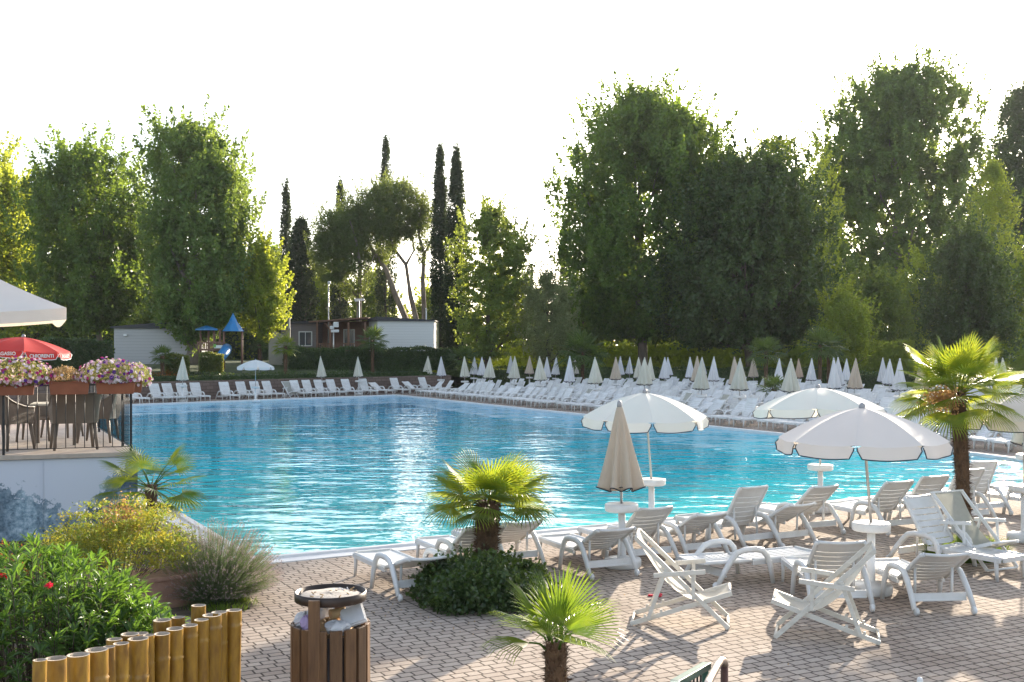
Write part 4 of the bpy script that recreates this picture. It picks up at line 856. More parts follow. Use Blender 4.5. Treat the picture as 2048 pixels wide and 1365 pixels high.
# ------------------------------------------------------------------ parasols
def stand(root, r=.24, tz=.90, base=True):
    m = MB(); m.lathe([(r * .9, tz - .105), (r * .98, tz - .095), (r, tz - .075), (r, tz - .015), (r * .97, tz), (r * .9, tz + .004), (.03, tz + .004)], 28); m.build('table', M['plastic'], root)
    m = MB(); m.lathe([(.062, .05), (.052, .12), (.05, tz - .08)], 16); m.build('column', M['plastic'], root)
    m = MB(); m.lathe([(.25, 0), (.265, .02), (.265, .10), (.25, .125), (.10, .135), (.07, .16)], 28); m.build('base', M['plastic'], root)
def open_parasol(label, loc, rz=0, R_=1.05, ztop=2.36, tilt=(0, 0), mat='canvas', pmat_='piping', lean=(0, 0), group=None, stand_=True, val=.155, rise=.40, name='parasol', polecol='metal', text=None, pitch_top=.04):
    root = thing(name, label, 'parasol', loc, rz, group); n = 8; zr = ztop - rise
    if stand_: stand(root)
    m = MB(); m.tube([(0, 0, .88 if stand_ else 0), (lean[0], lean[1], ztop - .03)], .019, 10); m.build('pole', M[polecol], root)
    tl = Matrix.Translation((lean[0], lean[1], 0)) @ Matrix.Translation((0, 0, zr)) @ Matrix.Rotation(tilt[0], 4, 'X') @ Matrix.Rotation(tilt[1], 4, 'Y') @ Matrix.Translation((0, 0, -zr))
    def X(p): return tuple(tl @ Vector(p))
    prof = lambda t: rise * (1 - (t ** 1.75) * .86 - t * .14)
    c = MB(); v = MB(); pi_ = MB()
    for i in range(n):
        a0, a1 = 2 * math.pi * i / n, 2 * math.pi * (i + 1) / n
        def pt(u, t):
            p0 = Vector((math.cos(a0), math.sin(a0), 0)) * R_ * t; p1 = Vector((math.cos(a1), math.sin(a1), 0)) * R_ * t
            p = p0.lerp(p1, u); sag = math.sin(math.pi * u) * .045 * t * (1.1 - t * .5)
            return X((p.x, p.y, zr + prof(t) - sag))
        c.grid(lambda u, t: pt(u, max(.02, t)), 8, 12)
        am = (a0 + a1) / 2; out = Vector((math.cos(am), math.sin(am), 0)); nv = 14
        def vp(u, d):
            uu = .022 + .956 * u; p0 = Vector((math.cos(a0), math.sin(a0), 0)) * R_; p1 = Vector((math.cos(a1), math.sin(a1), 0)) * R_
            p = p0.lerp(p1, uu * (1) if d == 0 else uu); e_ = min(u, 1 - u) * .8; rr = .07
            full = val - (rr - math.sqrt(max(0, rr * rr - (rr - min(e_, rr)) ** 2))) * 1.3
            notch = .025 * (1 - min(1, e_ / .03)); sag = math.sin(math.pi * uu) * .045 * .6
            p = p + out * (.012 * math.sin(u * 9 + i) * d + .03 * d)
            return X((p.x, p.y, zr - sag * 1.0 * (1 - d) - sag * d - full * d - notch * (1 - d)))
        v.grid(lambda u, d: vp(u, d), nv, 3)
        path = [vp(0, 0), vp(0, .5)] + [vp(j / nv, 1) for j in range(nv + 1)] + [vp(1, .5), vp(1, 0)]
        pi_.tube(path, .0075, 5)
    co = c.build('canopy', M[mat], root); vo = v.build('valance', M[mat], co); pi_.build('piping', M[pmat_], co)
    m = MB(); m.lathe([(.035, 0), (.045, .015), (.04, .05), (.02, .075), (0, .08)], 12); o = m.build('cap', M['grey_cap'], root)
    o.matrix_local = tl @ Matrix.Translation((0, 0, zr + rise - .012))
    m = MB()
    for i in range(n):
        a = 2 * math.pi * i / n; d = Vector((math.cos(a), math.sin(a), 0))
        m.tube([X(tuple(d * R_ * t) [:2] + (zr + prof(t) - .012,)) for t in (.04, .3, .55, .8, .99)], .006, 4)
        m.tube([X((0, 0, zr + rise - .42)), X(tuple(d * R_ * .52)[:2] + (zr + prof(.52) - .02,))], .006, 4)
    m.lathe([(.03, -.03), (.03, .03)], 8, X((0, 0, zr + rise - .42))); m.build('ribs', M['paint_white'], root)
    m = MB(); a = X((.16, -.3, zr - .02)); m.tube([a, (a[0] + .01, a[1], a[2] - .14), (a[0] - .005, a[1], a[2] - .28)], .006, 5); m.tube([(a[0] + .025, a[1], a[2]), (a[0] + .02, a[1], a[2] - .22)], .006, 5); m.build('tie_strap', M['canvas_cream'], root)
    return root, X, zr
def closed_parasol(mat, seed, zbot=1.13, ztop=2.30, wid=.27, hi=False, base=True):
    g = random.Random(seed); root = thing('closed_parasol', 'x', 'parasol', (0, 0, -50)); ph = g.uniform(0, 6); N = 72 if hi else 40
    if base: stand(root)
    m = MB(); m.tube([(0, 0, .88), (0, 0, ztop + .02)], .018, 8); m.build('pole', M['metal'], root)
    def fn(r, z, t):
        f = (ztop - z) / (ztop - zbot); f = max(0, min(1, f))
        pl = math.cos(8 * t + ph + .5 * math.sin(3 * f + ph)); rr = r * (1 + .30 * (f ** .7) * pl + .10 * f * math.sin(3 * t + ph)); 
        return rr, z + (.035 * pl * (f > .97) if f > .9 else 0)
    prof = [(.018, ztop)] + [(.035 + (wid - .035) * (f ** .88), ztop - (ztop - zbot) * f) for f in (.03, .08, .15, .25, .37, .5, .63, .76, .88, .97, 1.0)]
    cl = MB(); cl.lathe(prof[::-1], N, fn=fn); cl.f = cl.f[:-1] if False else cl.f
    co = cl.build('canopy', M[mat], root)
    m = MB(); pts = []
    for j in range(N + 1):
        t = 2 * math.pi * j / N; rr, zz_ = fn(wid, zbot, t); pts.append((rr * 1.01 * math.cos(t), rr * 1.01 * math.sin(t), zz_ - .004))
    m.tube(pts, .009 if hi else .012, 5, caps=False)
    for k in range(3 if hi else 2):
        a = g.uniform(0, 6.28); c_ = Vector((math.cos(a), math.sin(a), 0)) * wid * .8
        m.tube([(c_.x + .06 * math.cos(b), c_.y + .02, zbot - .0 + .03 * math.sin(b)) for b in np.linspace(0, 6.28, 9)], .007, 5)
    m.build('piping', M['piping'], co)
    m = MB(); m.lathe([(.036, -.03), (.036, .02), (.028, .055), (.012, .075), (0, .078)], 12, (0, 0, ztop)); m.build('cap', M['grey_cap'] if hi else M[mat], root)
    return root
open_parasol('open white parasol with dark piping, nearest to the viewer, over the front loungers', (4.57, 14.66, 0), rad(69), lean=(-.041, .107), ztop=2.36)
open_parasol('open white parasol partly hidden by the closed beige parasol, by the pool', (2.36, 19.5, 0), rad(90), lean=(0, .11), tilt=(0, rad(-2)), ztop=2.36)
open_parasol('open cream-white parasol standing farther back, left of the nearest one', (5.86, 21.9, 0), rad(73), lean=(-.01, .03), tilt=(rad(-1), rad(3)), ztop=2.36, R_=1.2)
open_parasol('open white parasol cut by the right edge, behind the tall palm trunk', (8.27, 18.6, 0), rad(78), ztop=2.40)
open_parasol('open white parasol on the far left bank side, among the wall loungers', (AT(511, 66), 66, 0), rad(20), ztop=2.40)
cp = closed_parasol('canvas_beige', 5, hi=True); cp.location = (1.58, 16.42, 0); cp.rotation_euler[1] = rad(-1.2)
tag(cp, 'closed beige parasol with dark hem standing in front of the open one by the pool', 'parasol')
cp = closed_parasol('canvas_cream', 6, hi=True); cp.location = (10.75, 24.0, 0)
tag(cp, 'closed cream parasol at the right edge beneath the cut-off open parasol', 'parasol')
proto = [closed_parasol('canvas_cream', 1), closed_parasol('canvas_pale', 2, wid=.25), closed_parasol('canvas_cream', 3, wid=.30), closed_parasol('canvas_pale', 4, zbot=1.2, wid=.24), closed_parasol('canvas_peach', 8, wid=.22, zbot=1.25), closed_parasol('canvas_beige', 9, wid=.27)]
far = [(364.6, 35, 0), (645.7, 31, 0), (718, 30.5, 0), (855, 27.7, 0), (882, 29.4, 1), (930, 31, 0), (947, 27.6, 1), (965, 28.6, 1), (979, 32, 2), (1021.6, 26.6, 1), (1028.5, 33, 2), (1058.8, 27.2, 5), (1081, 35, 2), (1093, 31, 1), (1110.5, 28, 1),
       (1138, 37, 1), (1147, 27.5, 0), (1192.5, 38.4, 2), (1232.6, 33.5, 5), (1240, 28.5, 1), (1258.4, 28, 3), (1277.8, 31.5, 0), (1288.5, 39.8, 2), (1298, 34, 0), (1329, 32.5, 1), (1338, 28.5, 1), (1381.5, 31.5, 1), (1393.8, 36.5, 5), (1402.4, 44.6, 2),
       (1406, 27.5, 1), (1426, 35.5, 1), (1471, 39.8, 5), (1478.6, 45.7, 2), (1507.6, 31, 5), (1555.5, 35.5, 1), (1579, 47, 2), (1599, 32.5, 4), (1621, 33.8, 1), (1668.4, 44, 1), (1676.7, 40, 1), (1692, 34, 1), (1706.5, 43.4, 5), (1765, 36, 1), (1778, 38, 1),
       (1798, 46, 1), (1841, 45, 5), (1915, 41, 1), (1942, 38, 4), (1990, 38, 1), (2010, 44, 0)]
gname = 'closed parasols on the far side of the pool'
tone = ['cream', 'greyish white', 'broad cream', 'slim white', 'peach-coloured', 'beige']
nf = 0
for i, (px, s_, k) in enumerate(far):
    D = F / s_; nf += 1
    lb = 'closed %s parasol, %s from the left among the folded ones across the pool' % (tone[k], ordw(nf))
    x = AT(px, D); c = copy_tree(proto[k], (x, D, 0), R.uniform(0, 6), lb, gname); hsc = (CH - (714 + (3 if px > 1540 else 0) - HY) * D / F + R.uniform(-.05, .05)) / 2.36; c.scale[2] = min(1.12, max(.96, hsc)); c.scale[0] = c.scale[1] = R.uniform(.98, 1.16); c.rotation_euler[0] = rad(R.gauss(0, 1.3)); c.rotation_euler[1] = rad(R.gauss(0, 1.3))
for p in proto: drop(p)
# big square awning and red parasol over the terrace (built with the terrace below)

# ------------------------------------------------------------------ deckchairs
def deckchair(name, label, loc, rz, cloth='sling_white', frame='wood_white', group='deckchairs'):
    root = thing(name, label, 'deckchair', loc, rz, group); W = .29; up = (1, 0, 0)
    top = (-.50, .99); ft = (.52, .02); sf = (.56, .40); bk = (-.56, .02)
    for s in (-1, 1):
        m = MB(); x = s * W; m.beam((x, ft[0], ft[1]), (x, top[0], top[1]), .05, .024, up=(1, 0, 0)); m.build('back_rail', M[frame], root, bevel=.004)
        m = MB(); x = s * (W - .035); m.beam((x, bk[0], bk[1]), (x, sf[0], sf[1]), .05, .024, up=(1, 0, 0))
        for j in range(3): m.box((x, -.40 + j * .09, .115 + j * .03), (.022, .03, .035))
        m.build('seat_rail', M[frame], root, bevel=.004)
        m = MB(); x = s * (W + .035); m.beam((x, -.36, .10), (x, -.16, .66), .042, .02, up=(1, 0, 0)); m.build('strut', M[frame], root, bevel=.004)
        m = MB(); m.beam((x + s * .012, -.30, .585), (x + s * .012, .27, .645), .05, .026, up=(1, 0, 0))
        m.beam((x + s * .0, .14, .33), (x + s * .0, .13, .66), .04, .02, up=(1, 0, 0)); m.build('armrest', M[frame], root, bevel=.004)
    for p_, q_, rr, ex in ((top[0], top[1], .017, .03), (ft[0], ft[1], .016, 0), (sf[0] - .02, sf[1], .017, 0), (-.55, .03, .016, 0), (-.345, .12, .012, .03)):
        m = MB(); m.tube([(-W - ex, p_, q_), (W + ex, p_, q_)], rr, 8); m.build('crossbar', M[frame], root)
    m = MB()
    def sl(u, t):
        x = (u - .5) * (2 * W - .09); a = Vector(top); b = Vector((sf[0] - .02, sf[1])); ctrl = Vector((.02, -.02))
        p = a * (1 - t) ** 2 + ctrl * 2 * t * (1 - t) + b * t * t; return (x, p.x, p.y + .012 + .01 * (2 * u - 1) ** 2)
    m.grid(sl, 6, 22); m.build('sling', M[cloth], root); return root
deckchair('deckchair', 'cream sling deckchair seen from the side, facing right, in front of the flat lounger', (1.93, 13.12, 0), heading(1, -.17))
deckchair('deckchair', 'cream sling deckchair facing left, its back leaning over a lounger, near the bottom right', (3.40, 12.5, 0), heading(-1, .28))
deckchair('deckchair', 'grey mesh deckchair by the tall palm, its seat pointing at the viewer', (6.66, 16.63, 0), heading(.42, -.91), 'sling_grey', 'paint_white')
x, y = edgepoint(580, 1.5)
deckchair('deckchair', 'grey mesh deckchair standing in the row of loungers along the brown wall', (x, y, 0), heading(.7, -.714), 'sling_grey', 'paint_white')
for px, D, lb in [(1362, 54, 'grey mesh deckchair among the far loungers, above the canopy of the second open parasol'), (1436, 52, 'grey mesh deckchair among the far loungers, below the lone front closed parasol'), (1165, 59, 'dark-shaded grey deckchair among the far loungers near the pool edge')]:
    deckchair('deckchair', lb, (AT(px, D), D, 0), heading(-.89, -.456), 'sling_grey', 'paint_white')

# ------------------------------------------------------------------ front palms, shrub, grass
fan_palm('fan_palm', 'glowing yellow-green fan palm with a hairy trunk in the middle, rising from the round shrub', (-.34, 15.25, 0), 1.10, .15, 30, .54, .37, seed=5, nseg=32, hair=1800, elmin=-2, elmax=66, lean=(0.02, 0))
fan_palm('fan_palm', 'small fan palm cut by the bottom edge of the photo', (AT(1112, 7.9), 7.9, 0), 1.12, .075, 13, .50, .17, seed=9, nseg=20, hair=1500, elmin=32, elmax=88, lean=(.0, 0), shag=1.2, spread=1.9, leafmat_='palm_young')
fan_palm('fan_palm', 'tall fan palm with a long rough brown trunk at the right of the photo', (AT(1930, 17.6), 17.6, 0), 2.46, .108, 42, .54, .50, seed=21, nseg=34, hair=2600, elmin=-26, elmax=80, lean=(-.12, 0), fruit=True, shag=1.3)
fan_palm('fan_palm', 'fan palm at the terrace corner on the left, its leaves over the mural wall', (AT(302, 17.9), 17.9, 0), 1.0, .09, 20, .42, .46, seed=14, nseg=26, hair=900, elmin=-30, elmax=60)
def dome(name, label, cat, c, rx, ry, h, n, leaf, mat, asp=.6, core=True, up=.6, z0=0, jitter=.13, group=None):
    u = runit(n); u[:, 2] = np.abs(u[:, 2]); f = 1 - np.abs(NR.normal(0, jitter, n)); ang = np.arctan2(u[:, 1], u[:, 0])
    lump = 1 + .07 * np.sin(ang * 5 + c[0]) + .05 * np.sin(ang * 9 + u[:, 2] * 8)
    P = np.stack([u[:, 0] * rx * f * lump, u[:, 1] * ry * f * lump, u[:, 2] ** .75 * h * f * lump], 1)
    m = MB(); m.quads(leaf_quads(P, leaf, asp, up=up))
    if core: m.lathe([(rx * .86, .0), (rx * .84, h * .35), (rx * .62, h * .68), (rx * .3, h * .84), (0, h * .88)], 20, fn=lambda r, z, t: (r * (1 + .05 * math.sin(5 * t)), z))
    if core and n > 10000:
        k = 260; v = runit(k); v[:, 2] = np.abs(v[:, 2]); bs = v * np.array([rx, ry, h]) * .93; d_ = v * np.array([1, 1, .6]) + np.array([0, 0, .9]) + NR.normal(0, .25, (k, 3)); d_ /= np.linalg.norm(d_, axis=1, keepdims=True)
        q_ = NR.uniform(0, 1, (k, 14, 1)); m.quads(leaf_quads((bs[:, None] + d_[:, None] * q_ * NR.uniform(.08, .24, (k, 1, 1)) + NR.normal(0, .012, (k, 14, 3))).reshape(-1, 3), leaf * .9, asp))
    o = m.build(name, mat); o.location = (c[0], c[1], z0)
    return tag(o, label, cat, group)
dome('round_shrub', 'low round dark green shrub around the foot of the centre palm', 'shrub', (-.36, 14.35), .88, 1.0, .50, 17000, .058, M['shrub'], jitter=.2, up=.2)
# grass tuft
def tuft(name, label, cat, c, r, h, n, mat, w_=.012, lean_=.5, kind=None, z0=0, seed=1):
    g = np.random.default_rng(seed); a = g.uniform(0, 6.283, n); rr = r * np.sqrt(g.uniform(0, 1, n)); b = np.stack([rr * np.cos(a), rr * np.sin(a) * .7, np.zeros(n)], 1)
    d = np.stack([np.cos(a) * g.uniform(0, lean_, n) + g.normal(0, .15, n), np.sin(a) * g.uniform(0, lean_, n) + g.normal(0, .15, n), np.ones(n)], 1); L_ = h * g.uniform(.5, 1.1, n)[:, None]
    s = np.stack([-np.sin(a), np.cos(a), 0 * a], 1) * w_ / 2; mid = b + d * L_ * .55; tip = b + d * L_ * np.array([1.25, 1.25, .85])
    m = MB(); m.quads(np.stack([b - s, b + s, mid + s * .8, mid - s * .8], 1)); m.tris(np.stack([mid - s * .8, mid + s * .8, tip], 1))
    o = m.build(name, mat); o.location = (c[0], c[1], z0); return tag(o, label, cat, kind=kind)
tuft('grass_tuft', 'green grass tuft growing around the foot of the tall palm', 'grass tuft', (AT(1925, 17.2), 17.1), .62, .34, 2600, M['grass'], seed=3)
m = MB(); m.box((0, 0, .012), (.17, .06, .02), rad(-15)); m.box((.05, .02, .02), (.08, .05, .02), rad(20)); o = m.build('red_sandal', M['red_petal'], bevel=.006); o.location = (*G(1310, 1193), 0)
tag(o, 'small flat red object lying on the paving left of the cream deckchair', 'sandal')

# ------------------------------------------------------------------ litter bin
Db = F / 262; bx_ = AT(661, Db); root = thing('litter_bin', 'wooden-slatted litter bin with a round ashtray on top, overflowing, at the bottom of the photo', 'bin', (bx_, Db, 0))
rb, hb = .285, 1.03
for i in range(16):
    a = 2 * math.pi * (i + .5) / 16 + .1; tall = i in (10,) 
    m = MB(); m.box((0, 0, hb / 2 + .04), (.026, .092, hb - .08)); o = m.build('slat', M['darkwood'], root, bevel=.004); o.location = (math.cos(a) * rb, math.sin(a) * rb, 0); o.rotation_euler[2] = a
m = MB(); m.lathe([(rb - .03, .08), (rb - .02, .1), (rb - .02, hb - .06), (rb - .035, hb - .06), (rb - .035, .12), (0, .12)], 28); m.build('liner', M['brown_metal'], root)
for y_, x_ in ((-.27, -.075), (.27, .03)):
    m = MB(); m.box((x_, y_ * 1.08, 1.24 / 2 + .02), (.085, .03, 1.24)); m.build('post', M['darkwood'], root, bevel=.004)
m = MB(); ra = .272; za = 1.27; m.lathe([(.0, za - .07), (ra - .006, za - .07), (ra, za - .065), (ra, za), (ra - .006, za + .002), (ra - .012, za), (ra - .012, za - .045), (0, za - .045)], 48); at_ = m.build('ashtray', M['brown_metal'], root)
m = MB(); m.lathe([(ra - .015, za - .042), (ra * .8, za - .022), (ra * .4, za - .016), (0, za - .014)], 32, fn=lambda r, z, t: (r, z + .004 * math.sin(5 * t + r * 30))); m.build('ash_sand', M['sand'], at_)
m = MB()
for i in range(16):
    a = R.uniform(0, 6.28); r_ = ra * .8 * math.sqrt(R.random()); b = R.uniform(0, 3.14); z = za - .016; ln = R.uniform(.015, .035)
    m.tube([(r_ * math.cos(a), r_ * math.sin(a), z), (r_ * math.cos(a) + ln * math.cos(b), r_ * math.sin(a) + ln * math.sin(b), z + R.uniform(0, .02))], .0045, 5, mi=R.choice([0, 0, 1]))
m.build('cigarette_butts', [M['trash_b'], M['trash_w']], at_)['kind'] = 'stuff'
def bag(name, label, p, r, mat, seed, fl=.7):
    m = MB(); g = random.Random(seed); ph = [g.uniform(0, 6) for _ in range(4)]
    m.lathe([(r * math.sin(t) if 0 < t < math.pi else 0, r * fl * -math.cos(t)) for t in np.linspace(0, math.pi, 10)], 14,
            fn=lambda q, z, t: (q * (1 + .16 * math.sin(3 * t + ph[0] + z * 40) + .1 * math.sin(7 * t + ph[1])), z + .12 * r * math.sin(5 * t + ph[2])), sm=False)
    o = m.build(name, mat); o.location = (bx_ + p[0], Db + p[1], p[2]); o.rotation_euler = (g.uniform(-.3, .3), g.uniform(-.3, .3), 0); return tag(o, label, 'litter', 'litter in the bin')
bag('plastic_bag', 'crumpled clear-white plastic bag at the left side of the overflowing bin', (-.19, .03, hb + .0), .10, M['trash_w'], 1)
bag('plastic_bag', 'crumpled white bag behind the front post of the bin', (-.10, .12, hb + .05), .09, M['trash_w'], 2)
bag('crushed_cup', 'crushed lilac drink cup at the left in the overflowing bin', (-.15, -.10, hb + .01), .062, M['trash_p'], 3, 1.1)
bag('plastic_bag', 'white and lilac crumpled wrapper at the front right of the bin', (.07, -.15, hb - .01), .09, M['trash_w'], 4, .6)
bag('plastic_bag', 'dull crumpled paper deep in the middle of the bin', (0, 0, hb - .08), .17, M['trash_b'], 8, .6)
m = MB(); m.lathe([(.030, -.06), (.032, -.06), (.045, .06), (.042, .06)], 16); o = m.build('paper_cup', M['trash_b']); o.location = (bx_ + .06, Db - .02, hb + .075); o.rotation_euler = (rad(100), 0, rad(-60)); tag(o, 'brown paper cup lying on its side on top of the bin', 'cup', 'litter in the bin')
m = MB(); m.box((0, 0, 0), (.19, .16, .03)); m.box((0, 0, .022), (.17, .14, .016)); o = m.build('foam_box', M['trash_w'], bevel=.01); o.location = (bx_ + .175, Db - .04, hb + .055); o.rotation_euler = (rad(48), rad(-16), rad(12)); tag(o, 'pale foam food box propped at the right side of the bin', 'food box', 'litter in the bin')

# ------------------------------------------------------------------ bamboo palisade
pal = thing('bamboo_fence', 'palisade of thick yellow bamboo poles of uneven height at the bottom left', 'fence', (AT(300, 7.4), 7.4, 0))
ox, oy = pal.location.x, pal.location.y
fr = [(70, 1322, 24), (110, 1318, 38), (154, 1312, 40), (196, 1300, 40), (222, 1293, 22), (243, 1288, 28), (277, 1277, 36), (301, 1270, 20), (321, 1266, 28), (350, 1256, 30), (377, 1250, 28), (402, 1240, 26), (422, 1231, 34), (440, 1226, 28), (462, 1222, 28)]
def bam(px, yt, wpx, back=0):
    f = (px - 60) / 400; D = 6.5 + 1.9 * f + back; r = wpx / 2 * D / F * (1.13 if not back else 1.12); x = AT(px, D); zt = HT(yt, D)
    g = random.Random(px); m = MB(); nodes = sorted([g.uniform(.1, .3) + .42 * k for k in range(4)]); prof = [(r, 0)]
    for z in nodes:
        z *= 1 / 1.0
        if z < zt - .05: prof += [(r * .985, z - .02), (r * 1.07, z - .004), (r * .96, z + .006), (r * 1.0, z + .03)]
    prof += [(r * .99, zt), (r * .80, zt + .001), (r * .78, zt - .12), (0, zt - .12)]
    lean_ = g.uniform(-.015, .015)
    mi = 0; m.lathe(prof[:-3], 16, fn=lambda q, z, t: (q * (1 + .015 * math.sin(2 * t + px)), z)); m.f.pop(); m.f.pop()
    m.lathe(prof[-4:], 16, mi=1); m.f.pop()
    o = m.build('bamboo_pole', [M['bamboo'], M['bamboo_old']], pal); o.location = (x - ox, D - oy, 0); o.rotation_euler = (g.uniform(-.02, .02), lean_, 0)
for a in fr: bam(*a)
for a in [(255, 1268, 32), (285, 1266, 26), (330, 1240, 32), (358, 1236, 24), (392, 1212, 26), (225, 1280, 28)]: bam(*a, back=.28)

# ------------------------------------------------------------------ stair rails at the bottom
g0_ = AT(1390, 7.0)
r1 = thing('handrail', 'dark green steel railing end rising at the bottom edge', 'handrail', (g0_, 6.6, 0)); D_ = 7.1
P = lambda px, y, D: (AT(px, D) - g0_, D - 6.6, HT(y, D))
m = MB(); m.beam(P(1414, 1331, 7.2), P(1350, 1368, 6.5), .055, .04); m.beam(P(1350, 1368, 6.5), (P(1350, 1368, 6.5)[0] - .25, -1.6, P(1350, 1368, 6.5)[2]), .055, .04); m.build('top_rail', M['green_metal'], r1, bevel=.004)
m = MB(); q = P(1410, 1334, 7.2); m.box((q[0], q[1], q[2] / 2), (.04, .04, q[2])); m.build('post', M['green_metal'], r1, bevel=.004)
m = MB()
for i in range(7):
    t = (i + 1) / 8; a = Vector(P(1408, 1336, 7.2)).lerp(Vector(P(1350, 1368, 6.5)), t); m.tube([(a.x, a.y, 0.1), (a.x, a.y, a.z - .02)], .006, 6)
m.build('bars', M['iron'], r1)
r2 = thing('handrail', 'shiny bent tube handrail with a rusty brown post at the bottom edge', 'handrail', (g0_ + .1, 6.6, 0))
P2 = lambda px, y, D: (AT(px, D) - g0_ - .1, D - 6.6, HT(y, D))
m = MB(); m.tube([P2(1408, 1385, 6.5), P2(1418, 1362, 6.8), P2(1434, 1332, 7.1), P2(1441, 1321, 7.2), P2(1447, 1322, 7.26), P2(1450, 1332, 7.28)], .024, 12); m.build('rail', M['steel_rail'], r2)
q = P2(1449, 1332, 7.28); m = MB(); m.tube([(q[0], q[1], 0), q], .025, 12); m.build('post', M['rust'], r2)
for o_ in (r1, r2): pass
m = MB(); q = (AT(1840, 7.4), 7.4); m.lathe([(.02, 0), (.02, HT(1354, 7.4) - .02), (.014, HT(1354, 7.4) - .005), (0, HT(1354, 7.4))], 12); o = m.build('marker_post', M['paint_white']); o.location = (*q, 0); tag(o, 'tip of a thin white post poking up at the bottom edge on the right', 'post')

# ------------------------------------------------------------------ terrace on the left
TC = Vector((-6.29, 19.2)); fd = Vector((-.94, -.342)); sv = Vector((-.43, .903)); TZ = 1.39
def tp(a, b, z=None):
    p = TC + fd * a + sv * b; return (p.x, p.y) if z is None else (p.x, p.y, z)
RZ = math.atan2(.342, .94)
m = MB(); pts = [tp(0, 0), tp(0, 15), tp(8, 15), tp(8, 0)]
prism(m, [tp(.06, .06), tp(.06, 15), tp(8, 15), tp(8, .06)], 0, [TZ - .08] * 4); tag(m.build('terrace_base', M['cream_wall']), kind='structure')
m = MB(); loc = lambda v: v
q = bpy.data.objects.new('tmp', None)
def local_poly(pts, c, rz): 
    R2 = Matrix.Rotation(-rz, 2); return [tuple(R2 @ (Vector(p) - Vector(c))) for p in pts]
lp = local_poly([tp(-.02, -.03), tp(.0, 15), tp(8, 15), tp(8, -.03)], TC, RZ)
prism(m, lp, TZ - .066, [TZ - .004] * 4); o = m.build('terrace_deck', M['deck']); o.location = (*TC, 0); o.rotation_euler[2] = RZ; tag(o, kind='structure')
m = MB(); L2 = local_poly([tp(-.04, -.05), tp(-.04, .26), tp(8, .26), tp(8, -.05)], TC, RZ); prism(m, L2, TZ - .07, [TZ] * 4)
L2 = local_poly([tp(-.04, .262), tp(-.04, 15), tp(.22, 15), tp(.22, .262)], TC, RZ); prism(m, L2, TZ - .11, [TZ] * 4)
o = m.build('terrace_edge', M['stonecap']); o.location = (*TC, 0); o.rotation_euler[2] = RZ; tag(o, kind='structure')
m = MB(); m.box((-3.9, .03, .655), (7.9, .05, 1.31)); m.box((-1.42, -.002, .655), (.012, .02, 1.31)); o = m.build('mural_wall', M['mural']); o.location = (*TC, 0); o.rotation_euler[2] = RZ
tag(o, 'pale blue wall below the terrace painted with grey rocks and plants', 'wall')
m = MB(); m.box((-3.9, .0, .06), (7.9, .1, .12)); 
# railings
def railing(label, p0, dvec, Ln, posts, name='railing'):
    r = thing(name, label, 'railing', (p0[0], p0[1], TZ), math.atan2(dvec.y, dvec.x)); H = 1.12
    m = MB(); m.box((Ln / 2, 0, H), (Ln, .04, .022)); m.build('top_rail', M['iron'], r)
    m = MB(); m.box((Ln / 2, 0, .085), (Ln, .02, .012)); m.build('bottom_rail', M['iron'], r)
    for x in posts: m = MB(); m.box((x, 0, H / 2 + .0), (.04, .04, H)); m.build('post', M['iron'], r)
    m = MB(); k = int(Ln / .145)
    for i in range(1, k): m.tube([(i * .145, 0, .085), (i * .145, 0, H)], .0065, 6)
    o = m.build('balusters', M['iron'], r); tag(o, kind='stuff'); return r
railing('black iron railing along the front edge of the left terrace, below the flower boxes', tp(.05, .07), fd, 5.4, [0, 1.95, 3.9])
railing('black iron railing along the pool side of the left terrace', tp(.06, .12), sv, 12.0, [.95, 2.9, 4.85, 6.8, 8.75, 10.7])
# woven resin armchairs
def armchair(label, loc, rz, group='armchairs on the terrace'):
    r = thing('armchair', label, 'armchair', loc, rz, group); col = M['wicker']; W = .27
    m = MB()
    def sh(u, t):                                               # wraps from left arm round the back to right arm
        a = (u - .5) * 2; ax = abs(a)
        if ax > .55: k = (ax - .55) / .45; x = math.copysign(W + .03, a); y = -.22 + .44 * k; top = .66 - .02 * k + (.16 * (1 - k) ** 3)
        else: x = (W + .03) * math.sin(a / .55 * math.pi / 2) ; y = -.22 - .08 * math.cos(a / .55 * math.pi / 2); top = .82 + .03 * math.cos(a / .55 * 1.5)
        lo = .40; z = lo + (top - lo) * t; fl = 1 + .10 * t; return (x * fl, y - (.10 * t if ax < .55 else .10 * t * max(0, 1 - (ax - .55) / .2)), z)
    m.grid(sh, 36, 8); 
    def sh2(u, t): x, y, z = sh(u, t); return (x * .955, y + .018, z)
    m.grid(lambda u, t: sh2(1 - u, t), 36, 8); m.tube([tuple(np.array(sh(i / 36, 1))) for i in range(37)], .016, 6); m.build('shell', col, r)
    m = MB(); m.box((0, .0, .415), (.52, .50, .04)); m.build('seat', col, r, bevel=.012)
    for sx in (-1, 1):
        for sy, y0 in ((-1, -.20), (1, .22)):
            m = MB(); m.tube([(sx * .25, y0, .43), (sx * (.265 + .02), y0 + sy * .05, 0)], [.032, .018], 8); m.build('leg', col, r)
        m = MB(); m.tube([(sx * .27, .24, .40), (sx * .305, .23, .64)], .02, 6); m.build('arm_post', col, r)
    return r
armchair('taupe resin armchair cut by the left edge of the photo, just behind the front railing', (AT(10, 19.6), 19.6, TZ), heading(.35, .94)).scale = (1.18, 1.18, 1.12)
armchair('taupe resin armchair in the middle behind the front railing, its back to the viewer', (AT(148, 19.75), 19.75, TZ), heading(-.45, .89)).scale = (1.2, 1.2, 1.14)
armchair('taupe resin armchair by the side railing, partly behind the middle one', (AT(198, 21.2), 21.2, TZ), heading(-1, -.1)).scale = (1.12, 1.12, 1.1)
armchair('taupe resin armchair behind the table, between the left and middle ones', (AT(72, 21.5), 21.5, TZ), heading(.2, -1))
